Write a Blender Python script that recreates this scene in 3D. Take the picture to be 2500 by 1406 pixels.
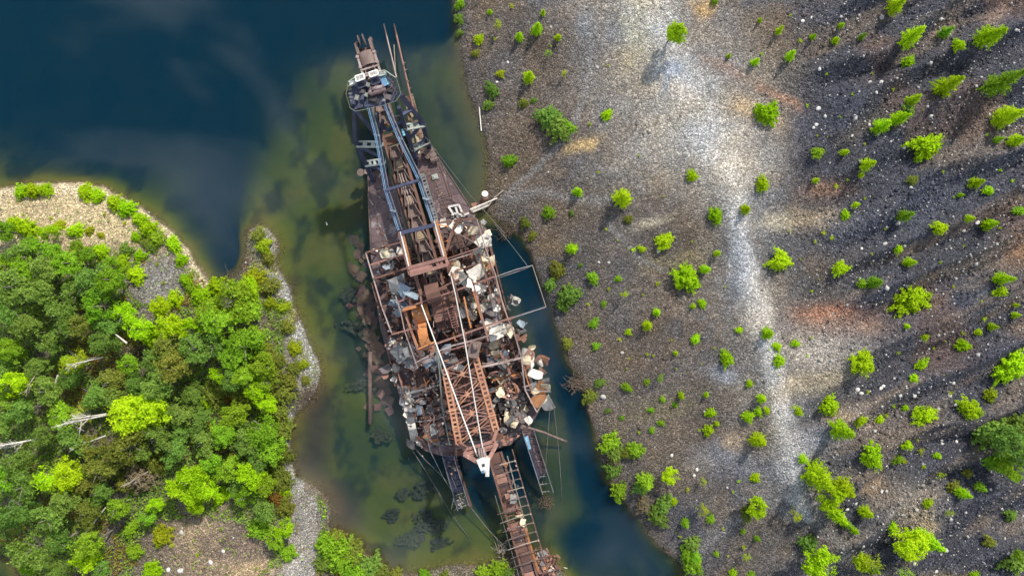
import bpy, bmesh, math, random
import numpy as np
from mathutils import Vector, Matrix, Quaternion

for o in list(bpy.data.objects):
    bpy.data.objects.remove(o)
SC = bpy.context.scene
COL = SC.collection

# ------------------------------------------------------------------ camera
CAM_H = 104.0            # metres above the water
FRAME_W = 156.25         # metres of water surface across the picture
PXM = 2500.0 / FRAME_W   # photo pixels per metre at the water
cam_d = bpy.data.cameras.new('camera')
cam = bpy.data.objects.new('camera', cam_d)
COL.objects.link(cam)
cam.location = (0, 0, CAM_H)
cam.rotation_euler = (0, 0, 0)
cam_d.sensor_width = 36.0
cam_d.lens = 18.0 * CAM_H / (FRAME_W / 2)
cam_d.clip_start = 0.5
cam_d.clip_end = 6000
SC.camera = cam

# ------------------------------------------------------------------ sun, sky, exposure
SUN_AZ = math.radians(30)     # clockwise from +Y (top of the picture)
SUN_EL = math.radians(43)
sd_ = Vector((math.sin(SUN_AZ) * math.cos(SUN_EL), math.cos(SUN_AZ) * math.cos(SUN_EL), math.sin(SUN_EL)))
sl = bpy.data.lights.new('sun', 'SUN')
sl.energy = 4.3
sl.angle = math.radians(2.0)
sl.color = (1.0, 0.93, 0.82)
sun = bpy.data.objects.new('sun', sl)
COL.objects.link(sun)
sun.location = sd_ * 200
sun.rotation_euler = (-sd_).to_track_quat('-Z', 'Y').to_euler()

world = bpy.data.worlds.new('World')
SC.world = world
world.use_nodes = True
nt = world.node_tree
nt.nodes.clear()
N = nt.nodes.new
L = nt.links.new
wo = N('ShaderNodeOutputWorld')
bg = N('ShaderNodeBackground')
sky = N('ShaderNodeTexSky')
sky.sky_type = 'NISHITA'
sky.sun_disc = False
sky.sun_elevation = SUN_EL
sky.sun_rotation = SUN_AZ
sky.air_density = 1.0
sky.dust_density = 0.8
tc = N('ShaderNodeTexCoord')
mp = N('ShaderNodeMapping')
mp.inputs['Location'].default_value = (3.7, 0.2, 1.9)
mp.inputs['Scale'].default_value = (1.9, 2.5, 1.0)
nz = N('ShaderNodeTexNoise')
nz.inputs['Scale'].default_value = 2.6
nz.inputs['Detail'].default_value = 6
nz.inputs['Roughness'].default_value = 0.52
nz.inputs['Distortion'].default_value = 0.35
rp = N('ShaderNodeValToRGB')
rp.color_ramp.elements[0].position = 0.50
rp.color_ramp.elements[0].color = (0, 0, 0, 1)
rp.color_ramp.elements[1].position = 0.70
rp.color_ramp.elements[1].color = (1, 1, 1, 1)
cl = N('ShaderNodeMixRGB')
cl.inputs['Color2'].default_value = (25.0, 25.5, 26.5, 1)   # sunlit cloud, same units as the sky texture
L(tc.outputs['Generated'], mp.inputs['Vector'])
L(mp.outputs['Vector'], nz.inputs['Vector'])
L(nz.outputs['Fac'], rp.inputs['Fac'])
L(rp.outputs['Color'], cl.inputs['Fac'])
L(sky.outputs['Color'], cl.inputs['Color1'])
L(cl.outputs['Color'], bg.inputs['Color'])
bg.inputs['Strength'].default_value = 0.11
L(bg.outputs['Background'], wo.inputs['Surface'])

vs = SC.view_settings
vs.view_transform = 'Standard'
vs.look = 'None'
vs.exposure = 0.25
vs.gamma = 1.0
vs.use_curve_mapping = False
SC.render.engine = 'CYCLES'
SC.cycles.use_denoising = True
SC.cycles.max_bounces = 6
SC.cycles.diffuse_bounces = 3
SC.cycles.glossy_bounces = 3
SC.cycles.transparent_max_bounces = 12
SC.cycles.volume_bounces = 0
SC.cycles.caustics_reflective = False
SC.cycles.caustics_refractive = False
SC.cycles.use_adaptive_sampling = True
SC.cycles.adaptive_threshold = 0.02

# ------------------------------------------------------------------ helpers
def W(px, py, z=0.0):
    """A place picked on the photograph, at elevation z, as a world point."""
    s = (CAM_H - z) / CAM_H / PXM
    return Vector(((px - 1250.0) * s, (703.0 - py) * s, z))

def lerp(a, b, t):
    return a + (b - a) * t

class MB:
    def __init__(s):
        s.v = []; s.f = []
    def add(s, vs_, fs):
        n = len(s.v)
        s.v.extend([tuple(p) for p in vs_])
        s.f.extend([tuple(i + n for i in f) for f in fs])
        return s
    def beam(s, a, b, w, h=None, up=None):
        a = Vector(a); b = Vector(b); h = h or w
        d = (b - a)
        if d.length < 1e-6: return s
        d.normalize()
        u = Vector(up) if up is not None else Vector((0, 0, 1))
        if abs(d.dot(u)) > 0.98: u = Vector((0.3, 1, 0))
        x = d.cross(u).normalized(); y = x.cross(d).normalized()
        p = []
        for c in (a, b):
            for i, j in ((-1, -1), (1, -1), (1, 1), (-1, 1)):
                p.append(c + x * (i * w / 2) + y * (j * h / 2))
        return s.add(p, [(3, 2, 1, 0), (4, 5, 6, 7), (0, 1, 5, 4), (1, 2, 6, 5), (2, 3, 7, 6), (3, 0, 4, 7)])
    def ibeam(s, a, b, w, h):
        """an I section: two flanges and a web"""
        a = Vector(a); b = Vector(b)
        t = h * 0.18
        z = Vector((0, 0, 1))
        s.beam(a + z * (h / 2 - t / 2), b + z * (h / 2 - t / 2), w, t)
        s.beam(a - z * (h / 2 - t / 2), b - z * (h / 2 - t / 2), w, t)
        return s.beam(a, b, w * 0.25, h - 2 * t)
    def tube(s, pts, r, n=8, r2=None, cap=True):
        pts = [Vector(p) for p in pts]
        r2 = r if r2 is None else r2
        base = len(s.v); m = len(pts)
        for i, p in enumerate(pts):
            d = (pts[min(i + 1, m - 1)] - pts[max(i - 1, 0)]).normalized()
            u = Vector((0, 0, 1)) if abs(d.z) < 0.95 else Vector((1, 0, 0))
            x = d.cross(u).normalized(); y = x.cross(d)
            rr = lerp(r, r2, i / max(1, m - 1))
            for k in range(n):
                a = 2 * math.pi * k / n
                s.v.append(tuple(p + x * (rr * math.cos(a)) + y * (rr * math.sin(a))))
        for i in range(m - 1):
            for k in range(n):
                k2 = (k + 1) % n
                s.f.append((base + i * n + k, base + i * n + k2, base + (i + 1) * n + k2, base + (i + 1) * n + k))
        if cap:
            s.f.append(tuple(base + k for k in reversed(range(n))))
            s.f.append(tuple(base + (m - 1) * n + k for k in range(n)))
        return s
    def slab(s, poly, t):
        """polygon (list of points, its top face) extruded down by t"""
        p = [Vector(q) for q in poly]; n = len(p)
        ar = sum(p[i].x * p[(i + 1) % n].y - p[(i + 1) % n].x * p[i].y for i in range(n))
        if ar < 0: p.reverse()
        top = p; bot = [q - Vector((0, 0, t)) for q in p]
        fs = [tuple(range(n)), tuple(reversed(range(n, 2 * n)))]
        for i in range(n):
            j = (i + 1) % n
            fs.append((i + n, j + n, j, i))
        return s.add(top + bot, fs)
    def box(s, c, sx, sy, sz, rz=0.0):
        c = Vector(c); ca, sa = math.cos(rz), math.sin(rz)
        p = []
        for z in (-.5, .5):
            for x, y in ((-.5, -.5), (.5, -.5), (.5, .5), (-.5, .5)):
                X, Y = x * sx, y * sy
                p.append(c + Vector((X * ca - Y * sa, X * sa + Y * ca, z * sz)))
        return s.add(p, [(3, 2, 1, 0), (4, 5, 6, 7), (0, 1, 5, 4), (1, 2, 6, 5), (2, 3, 7, 6), (3, 0, 4, 7)])
    def perforated(s, a, b, w, t, n, up=None):
        """a plate girder with a row of square holes: two rails and battens between"""
        a = Vector(a); b = Vector(b)
        d = (b - a).normalized()
        u = Vector(up) if up is not None else Vector((0, 0, 1))
        x = d.cross(u).normalized()
        rw = w * 0.24
        for sgn in (-1, 1):
            o = x * (sgn * (w / 2 - rw / 2))
            s.beam(a + o, b + o, rw, t, up)
        Ln = (b - a).length
        bw = Ln / n * 0.42
        for i in range(n + 1):
            c = a + d * (Ln * i / n)
            s.beam(c - x * (w / 2 - rw), c + x * (w / 2 - rw), bw, t * 0.85, up)
        return s

def mesh_of(name, mb, mat=None, smooth=False):
    me = bpy.data.meshes.new(name)
    me.from_pydata(mb.v, [], mb.f)
    if mat: me.materials.append(mat)
    if smooth:
        me.polygons.foreach_set('use_smooth', [True] * len(me.polygons))
    me.update()
    return me

def fast_mesh(name, verts, quads=None, tris=None, mat=None, smooth=False):
    me = bpy.data.meshes.new(name)
    verts = np.asarray(verts, np.float32)
    fl = []; starts = []; k = 0
    parts = []
    if quads is not None and len(quads): parts.append((np.asarray(quads, np.int32), 4))
    if tris is not None and len(tris): parts.append((np.asarray(tris, np.int32), 3))
    loops = np.concatenate([p.ravel() for p, n in parts])
    for p, n in parts:
        starts.append(k + np.arange(len(p), dtype=np.int32) * n); k += p.size
    starts = np.concatenate(starts)
    me.vertices.add(len(verts)); me.vertices.foreach_set('co', verts.ravel())
    me.loops.add(len(loops)); me.loops.foreach_set('vertex_index', loops)
    me.polygons.add(len(starts)); me.polygons.foreach_set('loop_start', starts)
    if smooth: me.polygons.foreach_set('use_smooth', np.ones(len(starts), bool))
    if mat: me.materials.append(mat)
    me.update(calc_edges=True)
    me.validate()
    return me

def link(name, data, parent=None):
    o = bpy.data.objects.new(name, data)
    COL.objects.link(o)
    if parent is not None:
        o.parent = parent
        o.matrix_parent_inverse = parent_inv(parent)
    return o

_inv = {}
def parent_inv(p):
    k = p.name
    if k not in _inv:
        _inv[k] = Matrix.LocRotScale(p.location, p.rotation_euler, p.scale).inverted() if p.parent is None else Matrix.Identity(4)
    return _inv[k]

def obj(name, mb, mat, parent=None, smooth=False):
    return link(name, mesh_of(name, mb, mat, smooth), parent)

def tag(o, label=None, cat=None, group=None, kind=None):
    if label: o['label'] = label
    if cat: o['category'] = cat
    if group: o['group'] = group
    if kind: o['kind'] = kind
    return o

def thing(name, loc, label, cat, group=None):
    o = bpy.data.objects.new(name, None)
    o.empty_display_size = 0.5
    COL.objects.link(o)
    o.location = loc
    return tag(o, label, cat, group)

# ---- numpy noise
def _hash(ix, iy, seed):
    h = (ix.astype(np.int64) * 374761393 + iy.astype(np.int64) * 668265263 + seed * 1442695041) & 0xffffffff
    h = ((h ^ (h >> 13)) * 1274126177) & 0xffffffff
    return ((h ^ (h >> 16)) & 0xffff) / 65535.0
def vnoise(x, y, seed=0):
    ix = np.floor(x); iy = np.floor(y)
    fx = x - ix; fy = y - iy
    fx = fx * fx * (3 - 2 * fx); fy = fy * fy * (3 - 2 * fy)
    a = _hash(ix, iy, seed); b = _hash(ix + 1, iy, seed)
    c = _hash(ix, iy + 1, seed); d = _hash(ix + 1, iy + 1, seed)
    return (a * (1 - fx) + b * fx) * (1 - fy) + (c * (1 - fx) + d * fx) * fy
def fbm(x, y, seed=0, oct_=4):
    t = np.zeros_like(x, dtype=float); a = 0.5; s = 0.0
    for i in range(oct_):
        t = t + a * vnoise(x, y, seed + i * 17); s += a
        x = x * 2.03; y = y * 2.03; a *= 0.5
    return t / s
def smooth(e0, e1, x):
    t = np.clip((x - e0) / (e1 - e0), 0, 1)
    return t * t * (3 - 2 * t)

# ------------------------------------------------------------------ materials
def new_mat(name):
    m = bpy.data.materials.new(name)
    m.use_nodes = True
    t = m.node_tree
    t.nodes.clear()
    out = t.nodes.new('ShaderNodeOutputMaterial')
    return m, t, out

def worn(name, c1, c2, c3=None, scale=1.2, rough=0.75, metal=0.0, bump=0.25, spot=0.62):
    """weathered paint or rusty steel: two blended tones with sharper patches of a third"""
    m, t, out = new_mat(name)
    n = t.nodes.new; l = t.links.new
    b = n('ShaderNodeBsdfPrincipled')
    geo = n('ShaderNodeNewGeometry')
    info = n('ShaderNodeObjectInfo')
    ad = n('ShaderNodeVectorMath'); ad.operation = 'ADD'
    mu = n('ShaderNodeVectorMath'); mu.operation = 'SCALE'
    l(info.outputs['Random'], mu.inputs['Scale']); mu.inputs[0].default_value = (37, 91, 53)
    l(geo.outputs['Position'], ad.inputs[0]); l(mu.outputs['Vector'], ad.inputs[1])
    z1 = n('ShaderNodeTexNoise'); z1.inputs['Scale'].default_value = scale; z1.inputs['Detail'].default_value = 7; z1.inputs['Roughness'].default_value = 0.65
    z2 = n('ShaderNodeTexNoise'); z2.inputs['Scale'].default_value = scale * 0.45; z2.inputs['Detail'].default_value = 8; z2.inputs['Roughness'].default_value = 0.7
    l(ad.outputs['Vector'], z1.inputs['Vector']); l(ad.outputs['Vector'], z2.inputs['Vector'])
    r1 = n('ShaderNodeMapRange'); r1.inputs['From Min'].default_value = 0.34; r1.inputs['From Max'].default_value = 0.66
    l(z1.outputs['Fac'], r1.inputs['Value'])
    mx = n('ShaderNodeMixRGB'); mx.inputs['Color1'].default_value = (*c1, 1); mx.inputs['Color2'].default_value = (*c2, 1)
    l(r1.outputs['Result'], mx.inputs['Fac'])
    r2 = n('ShaderNodeMapRange'); r2.inputs['From Min'].default_value = spot; r2.inputs['From Max'].default_value = spot + 0.05
    l(z2.outputs['Fac'], r2.inputs['Value'])
    mx2 = n('ShaderNodeMixRGB'); mx2.inputs['Color2'].default_value = (*(c3 or c2), 1)
    l(mx.outputs['Color'], mx2.inputs['Color1']); l(r2.outputs['Result'], mx2.inputs['Fac'])
    hs = n('ShaderNodeHueSaturation')
    vr = n('ShaderNodeMapRange'); vr.inputs['To Min'].default_value = 0.72; vr.inputs['To Max'].default_value = 1.25
    l(info.outputs['Random'], vr.inputs['Value']); l(vr.outputs['Result'], hs.inputs['Value'])
    l(mx2.outputs['Color'], hs.inputs['Color'])
    l(hs.outputs['Color'], b.inputs['Base Color'])
    b.inputs['Roughness'].default_value = rough
    b.inputs['Metallic'].default_value = metal
    if bump:
        bp = n('ShaderNodeBump'); bp.inputs['Strength'].default_value = bump; bp.inputs['Distance'].default_value = 0.05
        l(z1.outputs['Fac'], bp.inputs['Height']); l(bp.outputs['Normal'], b.inputs['Normal'])
    l(b.outputs['BSDF'], out.inputs['Surface'])
    return m

M = {}
M['deck'] = worn('deck_plate_paint', (0.085, 0.055, 0.058), (0.145, 0.095, 0.092), (0.27, 0.23, 0.23), 1.1, 0.5, spot=0.575)
M['hull'] = worn('hull_steel', (0.07, 0.045, 0.045), (0.13, 0.07, 0.05), (0.2, 0.09, 0.05), 0.7)
M['navy'] = worn('navy_paint', (0.026, 0.030, 0.062), (0.05, 0.055, 0.10), (0.11, 0.09, 0.10), 1.0, 0.5)
M['blue'] = worn('light_blue_paint', (0.11, 0.21, 0.35), (0.20, 0.34, 0.50), (0.45, 0.52, 0.60), 0.8, 0.5)
M['pale_green'] = worn('pale_green_paint', (0.33, 0.37, 0.33), (0.46, 0.49, 0.44), (0.25, 0.2, 0.16), 1.2)
M['rail'] = worn('railing_paint', (0.12, 0.135, 0.12), (0.21, 0.23, 0.20), (0.2, 0.14, 0.1), 1.5)
M['rust'] = worn('rust_brown', (0.10, 0.052, 0.040), (0.165, 0.082, 0.058), (0.27, 0.14, 0.095), 0.9, 0.85)
M['rustpink'] = worn('rust_pink', (0.18, 0.092, 0.075), (0.27, 0.145, 0.115), (0.40, 0.25, 0.19), 0.9, 0.85)
M['orange'] = worn('rust_orange', (0.36, 0.13, 0.045), (0.50, 0.22, 0.08), (0.58, 0.36, 0.13), 0.8, 0.85)
M['sheeto'] = worn('orange_rust_sheet', (0.27, 0.11, 0.045), (0.38, 0.18, 0.075), (0.42, 0.28, 0.12), 0.9, 0.85)
M['peach'] = worn('rust_peach', (0.27, 0.125, 0.075), (0.42, 0.22, 0.135), (0.52, 0.29, 0.09), 0.5, 0.85)
M['darksteel'] = worn('dark_steel', (0.02, 0.02, 0.024), (0.05, 0.042, 0.042), (0.1, 0.06, 0.045), 1.0, 0.7)
M['bucket'] = worn('bucket_steel', (0.115, 0.078, 0.068), (0.19, 0.135, 0.115), (0.31, 0.245, 0.21), 1.0, 0.7)
M['soil'] = worn('dry_soil', (0.20, 0.155, 0.10), (0.30, 0.225, 0.14), (0.2, 0.19, 0.09), 2.0, 0.95)
M['whitepaint'] = worn('white_paint', (0.62, 0.60, 0.56), (0.74, 0.72, 0.68), (0.42, 0.26, 0.18), 1.2, 0.6)
M['rod'] = worn('bleached_steel', (0.20, 0.14, 0.12), (0.36, 0.29, 0.265), (0.16, 0.075, 0.05), 0.6, 0.6)
M['sheetw'] = worn('pale_sheet_metal', (0.50, 0.46, 0.39), (0.72, 0.68, 0.60), (0.34, 0.22, 0.14), 0.9, 0.5, spot=0.58)
M['sheetc'] = worn('cream_sheet_metal', (0.50, 0.41, 0.27), (0.68, 0.60, 0.43), (0.36, 0.17, 0.07), 0.9, 0.55, spot=0.56)
M['sheetg'] = worn('grey_sheet_metal', (0.11, 0.11, 0.112), (0.21, 0.21, 0.205), (0.15, 0.095, 0.07), 0.9, 0.5)
M['sheetb'] = worn('blue_grey_sheet_metal', (0.11, 0.14, 0.19), (0.24, 0.29, 0.33), (0.42, 0.43, 0.42), 0.8, 0.5)
M['sheetd'] = worn('scorched_sheet_metal', (0.06, 0.055, 0.06), (0.13, 0.11, 0.11), (0.22, 0.18, 0.16), 0.9, 0.65)
M['sheetr'] = worn('rusted_sheet_metal', (0.18, 0.09, 0.065), (0.28, 0.15, 0.11), (0.42, 0.2, 0.08), 0.9, 0.8)
M['yellow'] = worn('yellow_paint', (0.62, 0.40, 0.05), (0.70, 0.50, 0.10), (0.4, 0.2, 0.06), 1.0)
M['wood'] = worn('weathered_wood', (0.26, 0.21, 0.16), (0.36, 0.31, 0.25), (0.2, 0.15, 0.1), 1.4, 0.9)
M['drift'] = worn('bleached_wood', (0.50, 0.46, 0.40), (0.66, 0.62, 0.56), (0.35, 0.3, 0.25), 1.6, 0.9)
M['bark'] = worn('bark', (0.09, 0.065, 0.045), (0.15, 0.11, 0.08), (0.2, 0.17, 0.14), 2.0, 0.95)
M['limb'] = worn('birch_limb', (0.16, 0.14, 0.12), (0.26, 0.24, 0.21), (0.08, 0.07, 0.06), 2.0, 0.95)
M['twig'] = worn('dead_twigs', (0.30, 0.25, 0.19), (0.42, 0.36, 0.29), (0.5, 0.47, 0.42), 2.0, 0.95)
M['cable'] = worn('steel_cable', (0.10, 0.09, 0.085), (0.2, 0.18, 0.17), None, 2.0, 0.6, bump=0)
M['cyan'] = worn('cyan_spray_paint', (0.14, 0.46, 0.62), (0.30, 0.62, 0.74), None, 2.0, 0.6, bump=0)
M['sunk'] = worn('silted_plate', (0.19, 0.12, 0.07), (0.28, 0.185, 0.11), (0.13, 0.13, 0.06), 1.0, 0.95)
M['weed'] = worn('water_weed', (0.035, 0.05, 0.03), (0.06, 0.075, 0.045), (0.10, 0.11, 0.06), 1.5, 0.9)

def leaf_mat(name, cA, cB, trans=0.42):
    m, t, out = new_mat(name)
    n = t.nodes.new; l = t.links.new
    geo = n('ShaderNodeNewGeometry'); info = n('ShaderNodeObjectInfo')
    mx = n('ShaderNodeMixRGB'); mx.inputs['Color1'].default_value = (*cA, 1); mx.inputs['Color2'].default_value = (*cB, 1)
    l(geo.outputs['Random Per Island'], mx.inputs['Fac'])
    hs = n('ShaderNodeHueSaturation')
    r = n('ShaderNodeMapRange'); r.inputs['To Min'].default_value = 0.485; r.inputs['To Max'].default_value = 0.515
    l(info.outputs['Random'], r.inputs['Value']); l(r.outputs['Result'], hs.inputs['Hue'])
    mm = n('ShaderNodeMath'); mm.operation = 'MULTIPLY'; mm.inputs[1].default_value = 7.31
    fr = n('ShaderNodeMath'); fr.operation = 'FRACT'
    l(info.outputs['Random'], mm.inputs[0]); l(mm.outputs[0], fr.inputs[0])
    r2 = n('ShaderNodeMapRange'); r2.inputs['To Min'].default_value = 0.8; r2.inputs['To Max'].default_value = 1.15
    l(fr.outputs[0], r2.inputs['Value']); l(r2.outputs['Result'], hs.inputs['Value'])
    l(mx.outputs['Color'], hs.inputs['Color'])
    d = n('ShaderNodeBsdfDiffuse'); tr = n('ShaderNodeBsdfTranslucent'); ms = n('ShaderNodeMixShader')
    l(hs.outputs['Color'], d.inputs['Color']); l(hs.outputs['Color'], tr.inputs['Color'])
    ms.inputs['Fac'].default_value = trans
    l(d.outputs[0], ms.inputs[1]); l(tr.outputs[0], ms.inputs[2])
    l(ms.outputs[0], out.inputs['Surface'])
    return m
LEAF = {
    'lime': leaf_mat('lime_needles', (0.29, 0.49, 0.010), (0.56, 0.80, 0.024)),
    'ylime': leaf_mat('yellow_lime_leaves', (0.30, 0.40, 0.015), (0.54, 0.62, 0.04)),
    'green': leaf_mat('green_leaves', (0.175, 0.345, 0.02), (0.39, 0.62, 0.045)),
    'dark': leaf_mat('dark_green_leaves', (0.135, 0.245, 0.04), (0.30, 0.46, 0.085)),
    'olive': leaf_mat('olive_leaves', (0.17, 0.205, 0.03), (0.34, 0.38, 0.07)),
    'rust': leaf_mat('rusty_leaves', (0.20, 0.12, 0.025), (0.36, 0.22, 0.05)),
    'dry': leaf_mat('dry_twig_leaves', (0.17, 0.14, 0.08), (0.32, 0.28, 0.17)),
}

# ------------------------------------------------------------------ the ground: shorelines traced in photo pixels
LEFT = [(-40000, 470), (-600, 470), (0, 462), (60, 453), (130, 448), (200, 448), (250, 458), (300, 480), (345, 510), (390, 545),
        (430, 580), (460, 615), (480, 645), (500, 675), (522, 702), (548, 690), (574, 672), (592, 650), (599, 620), (601, 590), (612, 557),
        (630, 545), (655, 560), (675, 577), (680, 600), (677, 640), (690, 670), (705, 700), (715, 740), (735, 790), (755, 830),
        (775, 870), (784, 905), (772, 948), (747, 985), (716, 1018), (703, 1070), (710, 1130), (722, 1165), (752, 1180), (786, 1202),
        (805, 1230), (808, 1262), (806, 1285), (832, 1303), (872, 1332), (905, 1352), (944, 1384), (975, 1398), (1020, 1398), (1075, 1386),
        (1120, 1378), (1180, 1373), (1240, 1362), (1290, 1358), (1340, 1362), (1366, 1382), (1385, 1420), (1450, 1520), (1500, 40000), (-40000, 40000)]
RIGHT = [(1108, -40000), (1108, -300), (1110, 0), (1112, 60), (1118, 100), (1130, 140), (1135, 190), (1150, 240), (1170, 280), (1182, 330), (1192, 380),
         (1192, 430), (1187, 480), (1190, 515), (1215, 535), (1260, 565), (1290, 600), (1306, 640), (1325, 690), (1345, 740),
         (1356, 790), (1372, 840), (1390, 890), (1412, 925), (1430, 965), (1438, 1010), (1450, 1050), (1462, 1090), (1475, 1140),
         (1491, 1180), (1520, 1218), (1548, 1250), (1572, 1290), (1602, 1325), (1640, 1360), (1664, 1388), (1690, 1420), (1800, 1560), (2400, 40000), (40000, 40000), (40000, -40000)]

def signed_dist(px, py, poly):
    P = np.array(poly, float)
    d2 = np.full(px.shape, 1e18); inside = np.zeros(px.shape, bool)
    n = len(P)
    for i in range(n):
        ax, ay = P[i]; bx, by = P[(i + 1) % n]
        ex, ey = bx - ax, by - ay
        t = np.clip(((px - ax) * ex + (py - ay) * ey) / (ex * ex + ey * ey + 1e-9), 0, 1)
        d2 = np.minimum(d2, (px - ax - t * ex) ** 2 + (py - ay - t * ey) ** 2)
        c = ((ay > py) != (by > py))
        with np.errstate(divide='ignore', invalid='ignore'):
            xi = ex * (py - ay) / (ey if ey != 0 else 1e-9) + ax
        inside ^= c & (px < xi)
    d = np.sqrt(d2)
    return np.where(inside, d, -d)

def line_dist(px, py, pts):
    """distance to a polyline and the fraction along it"""
    best = np.full(px.shape, 1e9); frac = np.zeros(px.shape)
    n = len(pts) - 1
    for i in range(n):
        ax, ay = pts[i][:2]; bx, by = pts[i + 1][:2]
        ex, ey = bx - ax, by - ay
        t = np.clip(((px - ax) * ex + (py - ay) * ey) / (ex * ex + ey * ey), 0, 1)
        d = np.hypot(px - ax - t * ex, py - ay - t * ey)
        m = d < best
        best = np.where(m, d, best); frac = np.where(m, i + t, frac)
    return best, frac

TRACK = [(1560, -200, 70), (1572, 0, 70), (1600, 90, 70), (1640, 200, 72), (1690, 300, 95), (1752, 400, 60), (1786, 520, 34),
         (1804, 640, 34), (1836, 760, 42), (1866, 880, 36), (1888, 1000, 38), (1908, 1100, 44), (1925, 1190, 34), (1950, 1250, 10)]
def track_mask(px, py):
    d, f = line_dist(px, py, TRACK)
    ws = np.array([t[2] for t in TRACK], float)
    w = np.interp(f, np.arange(len(TRACK)), ws)
    return d / w, d

def blob(px, py, cx, cy, rx, ry, ang=0.0):
    a = math.radians(ang); c, s = math.cos(a), math.sin(a)
    u = (px - cx) * c + (py - cy) * s; v = -(px - cx) * s + (py - cy) * c
    return np.exp(-((u / rx) ** 2 + (v / ry) ** 2))

# shallow green banks (+) in the pond: centre, radii, tilt, depth in metres
SHALLOW = [(740, 330, 110, 150, 10, 0.85), (700, 470, 95, 120, 0, 0.75), (830, 430, 80, 160, 0, 0.75), (890, 330, 80, 130, 0, 0.7), (820, 200, 80, 60, 0, 1.4), (760, 560, 100, 130, 0, 0.8), (800, 720, 70, 140, -12, 0.8), (840, 900, 55, 160, -8, 0.9), (890, 1000, 40, 120, 0, 1.0),
           (980, 1150, 90, 120, 10, 0.95), (960, 1290, 150, 80, 10, 0.8), (1100, 1345, 160, 50, 0, 0.7), (850, 250, 90, 90, 10, 1.1),
           (1090, 200, 60, 200, -5, 1.25), (1100, 340, 80, 150, -5, 1.15), (1350, 1190, 60, 150, -8, 1.3), (1400, 1330, 50, 90, 0, 1.2), (1370, 1060, 50, 80, 0, 1.5),
           (760, 1090, 60, 100, 0, 0.8), (890, 720, 40, 130, -8, 1.3), (920, 900, 40, 130, -8, 1.3), (1010, 640, 120, 280, -14, 1.3), (1290, 830, 40, 50, 0, 1.3), (1180, 1000, 120, 100, -14, 1.3),
           (1060, 1240, 60, 60, 0, 1.1), (1100, 440, 40, 80, 0, 1.0)]
DEEP = [(1305, 735, 20, 60, -18), (1345, 850, 24, 70, -20), (1420, 1065, 20, 90, -10), (1442, 1180, 24, 70, -12), (1500, 1270, 30, 50, -30), (1255, 640, 34, 60, -25), (1470, 1350, 80, 60, 0), (1180, 1160, 35, 55, 0), (1405, 960, 32, 60, -20), (1290, 1120, 16, 60, -10), (500, 430, 60, 130, 0), (535, 610, 30, 60, 0), (260, 220, 270, 180, 5), (1000, 30, 220, 60, 0)]

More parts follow.
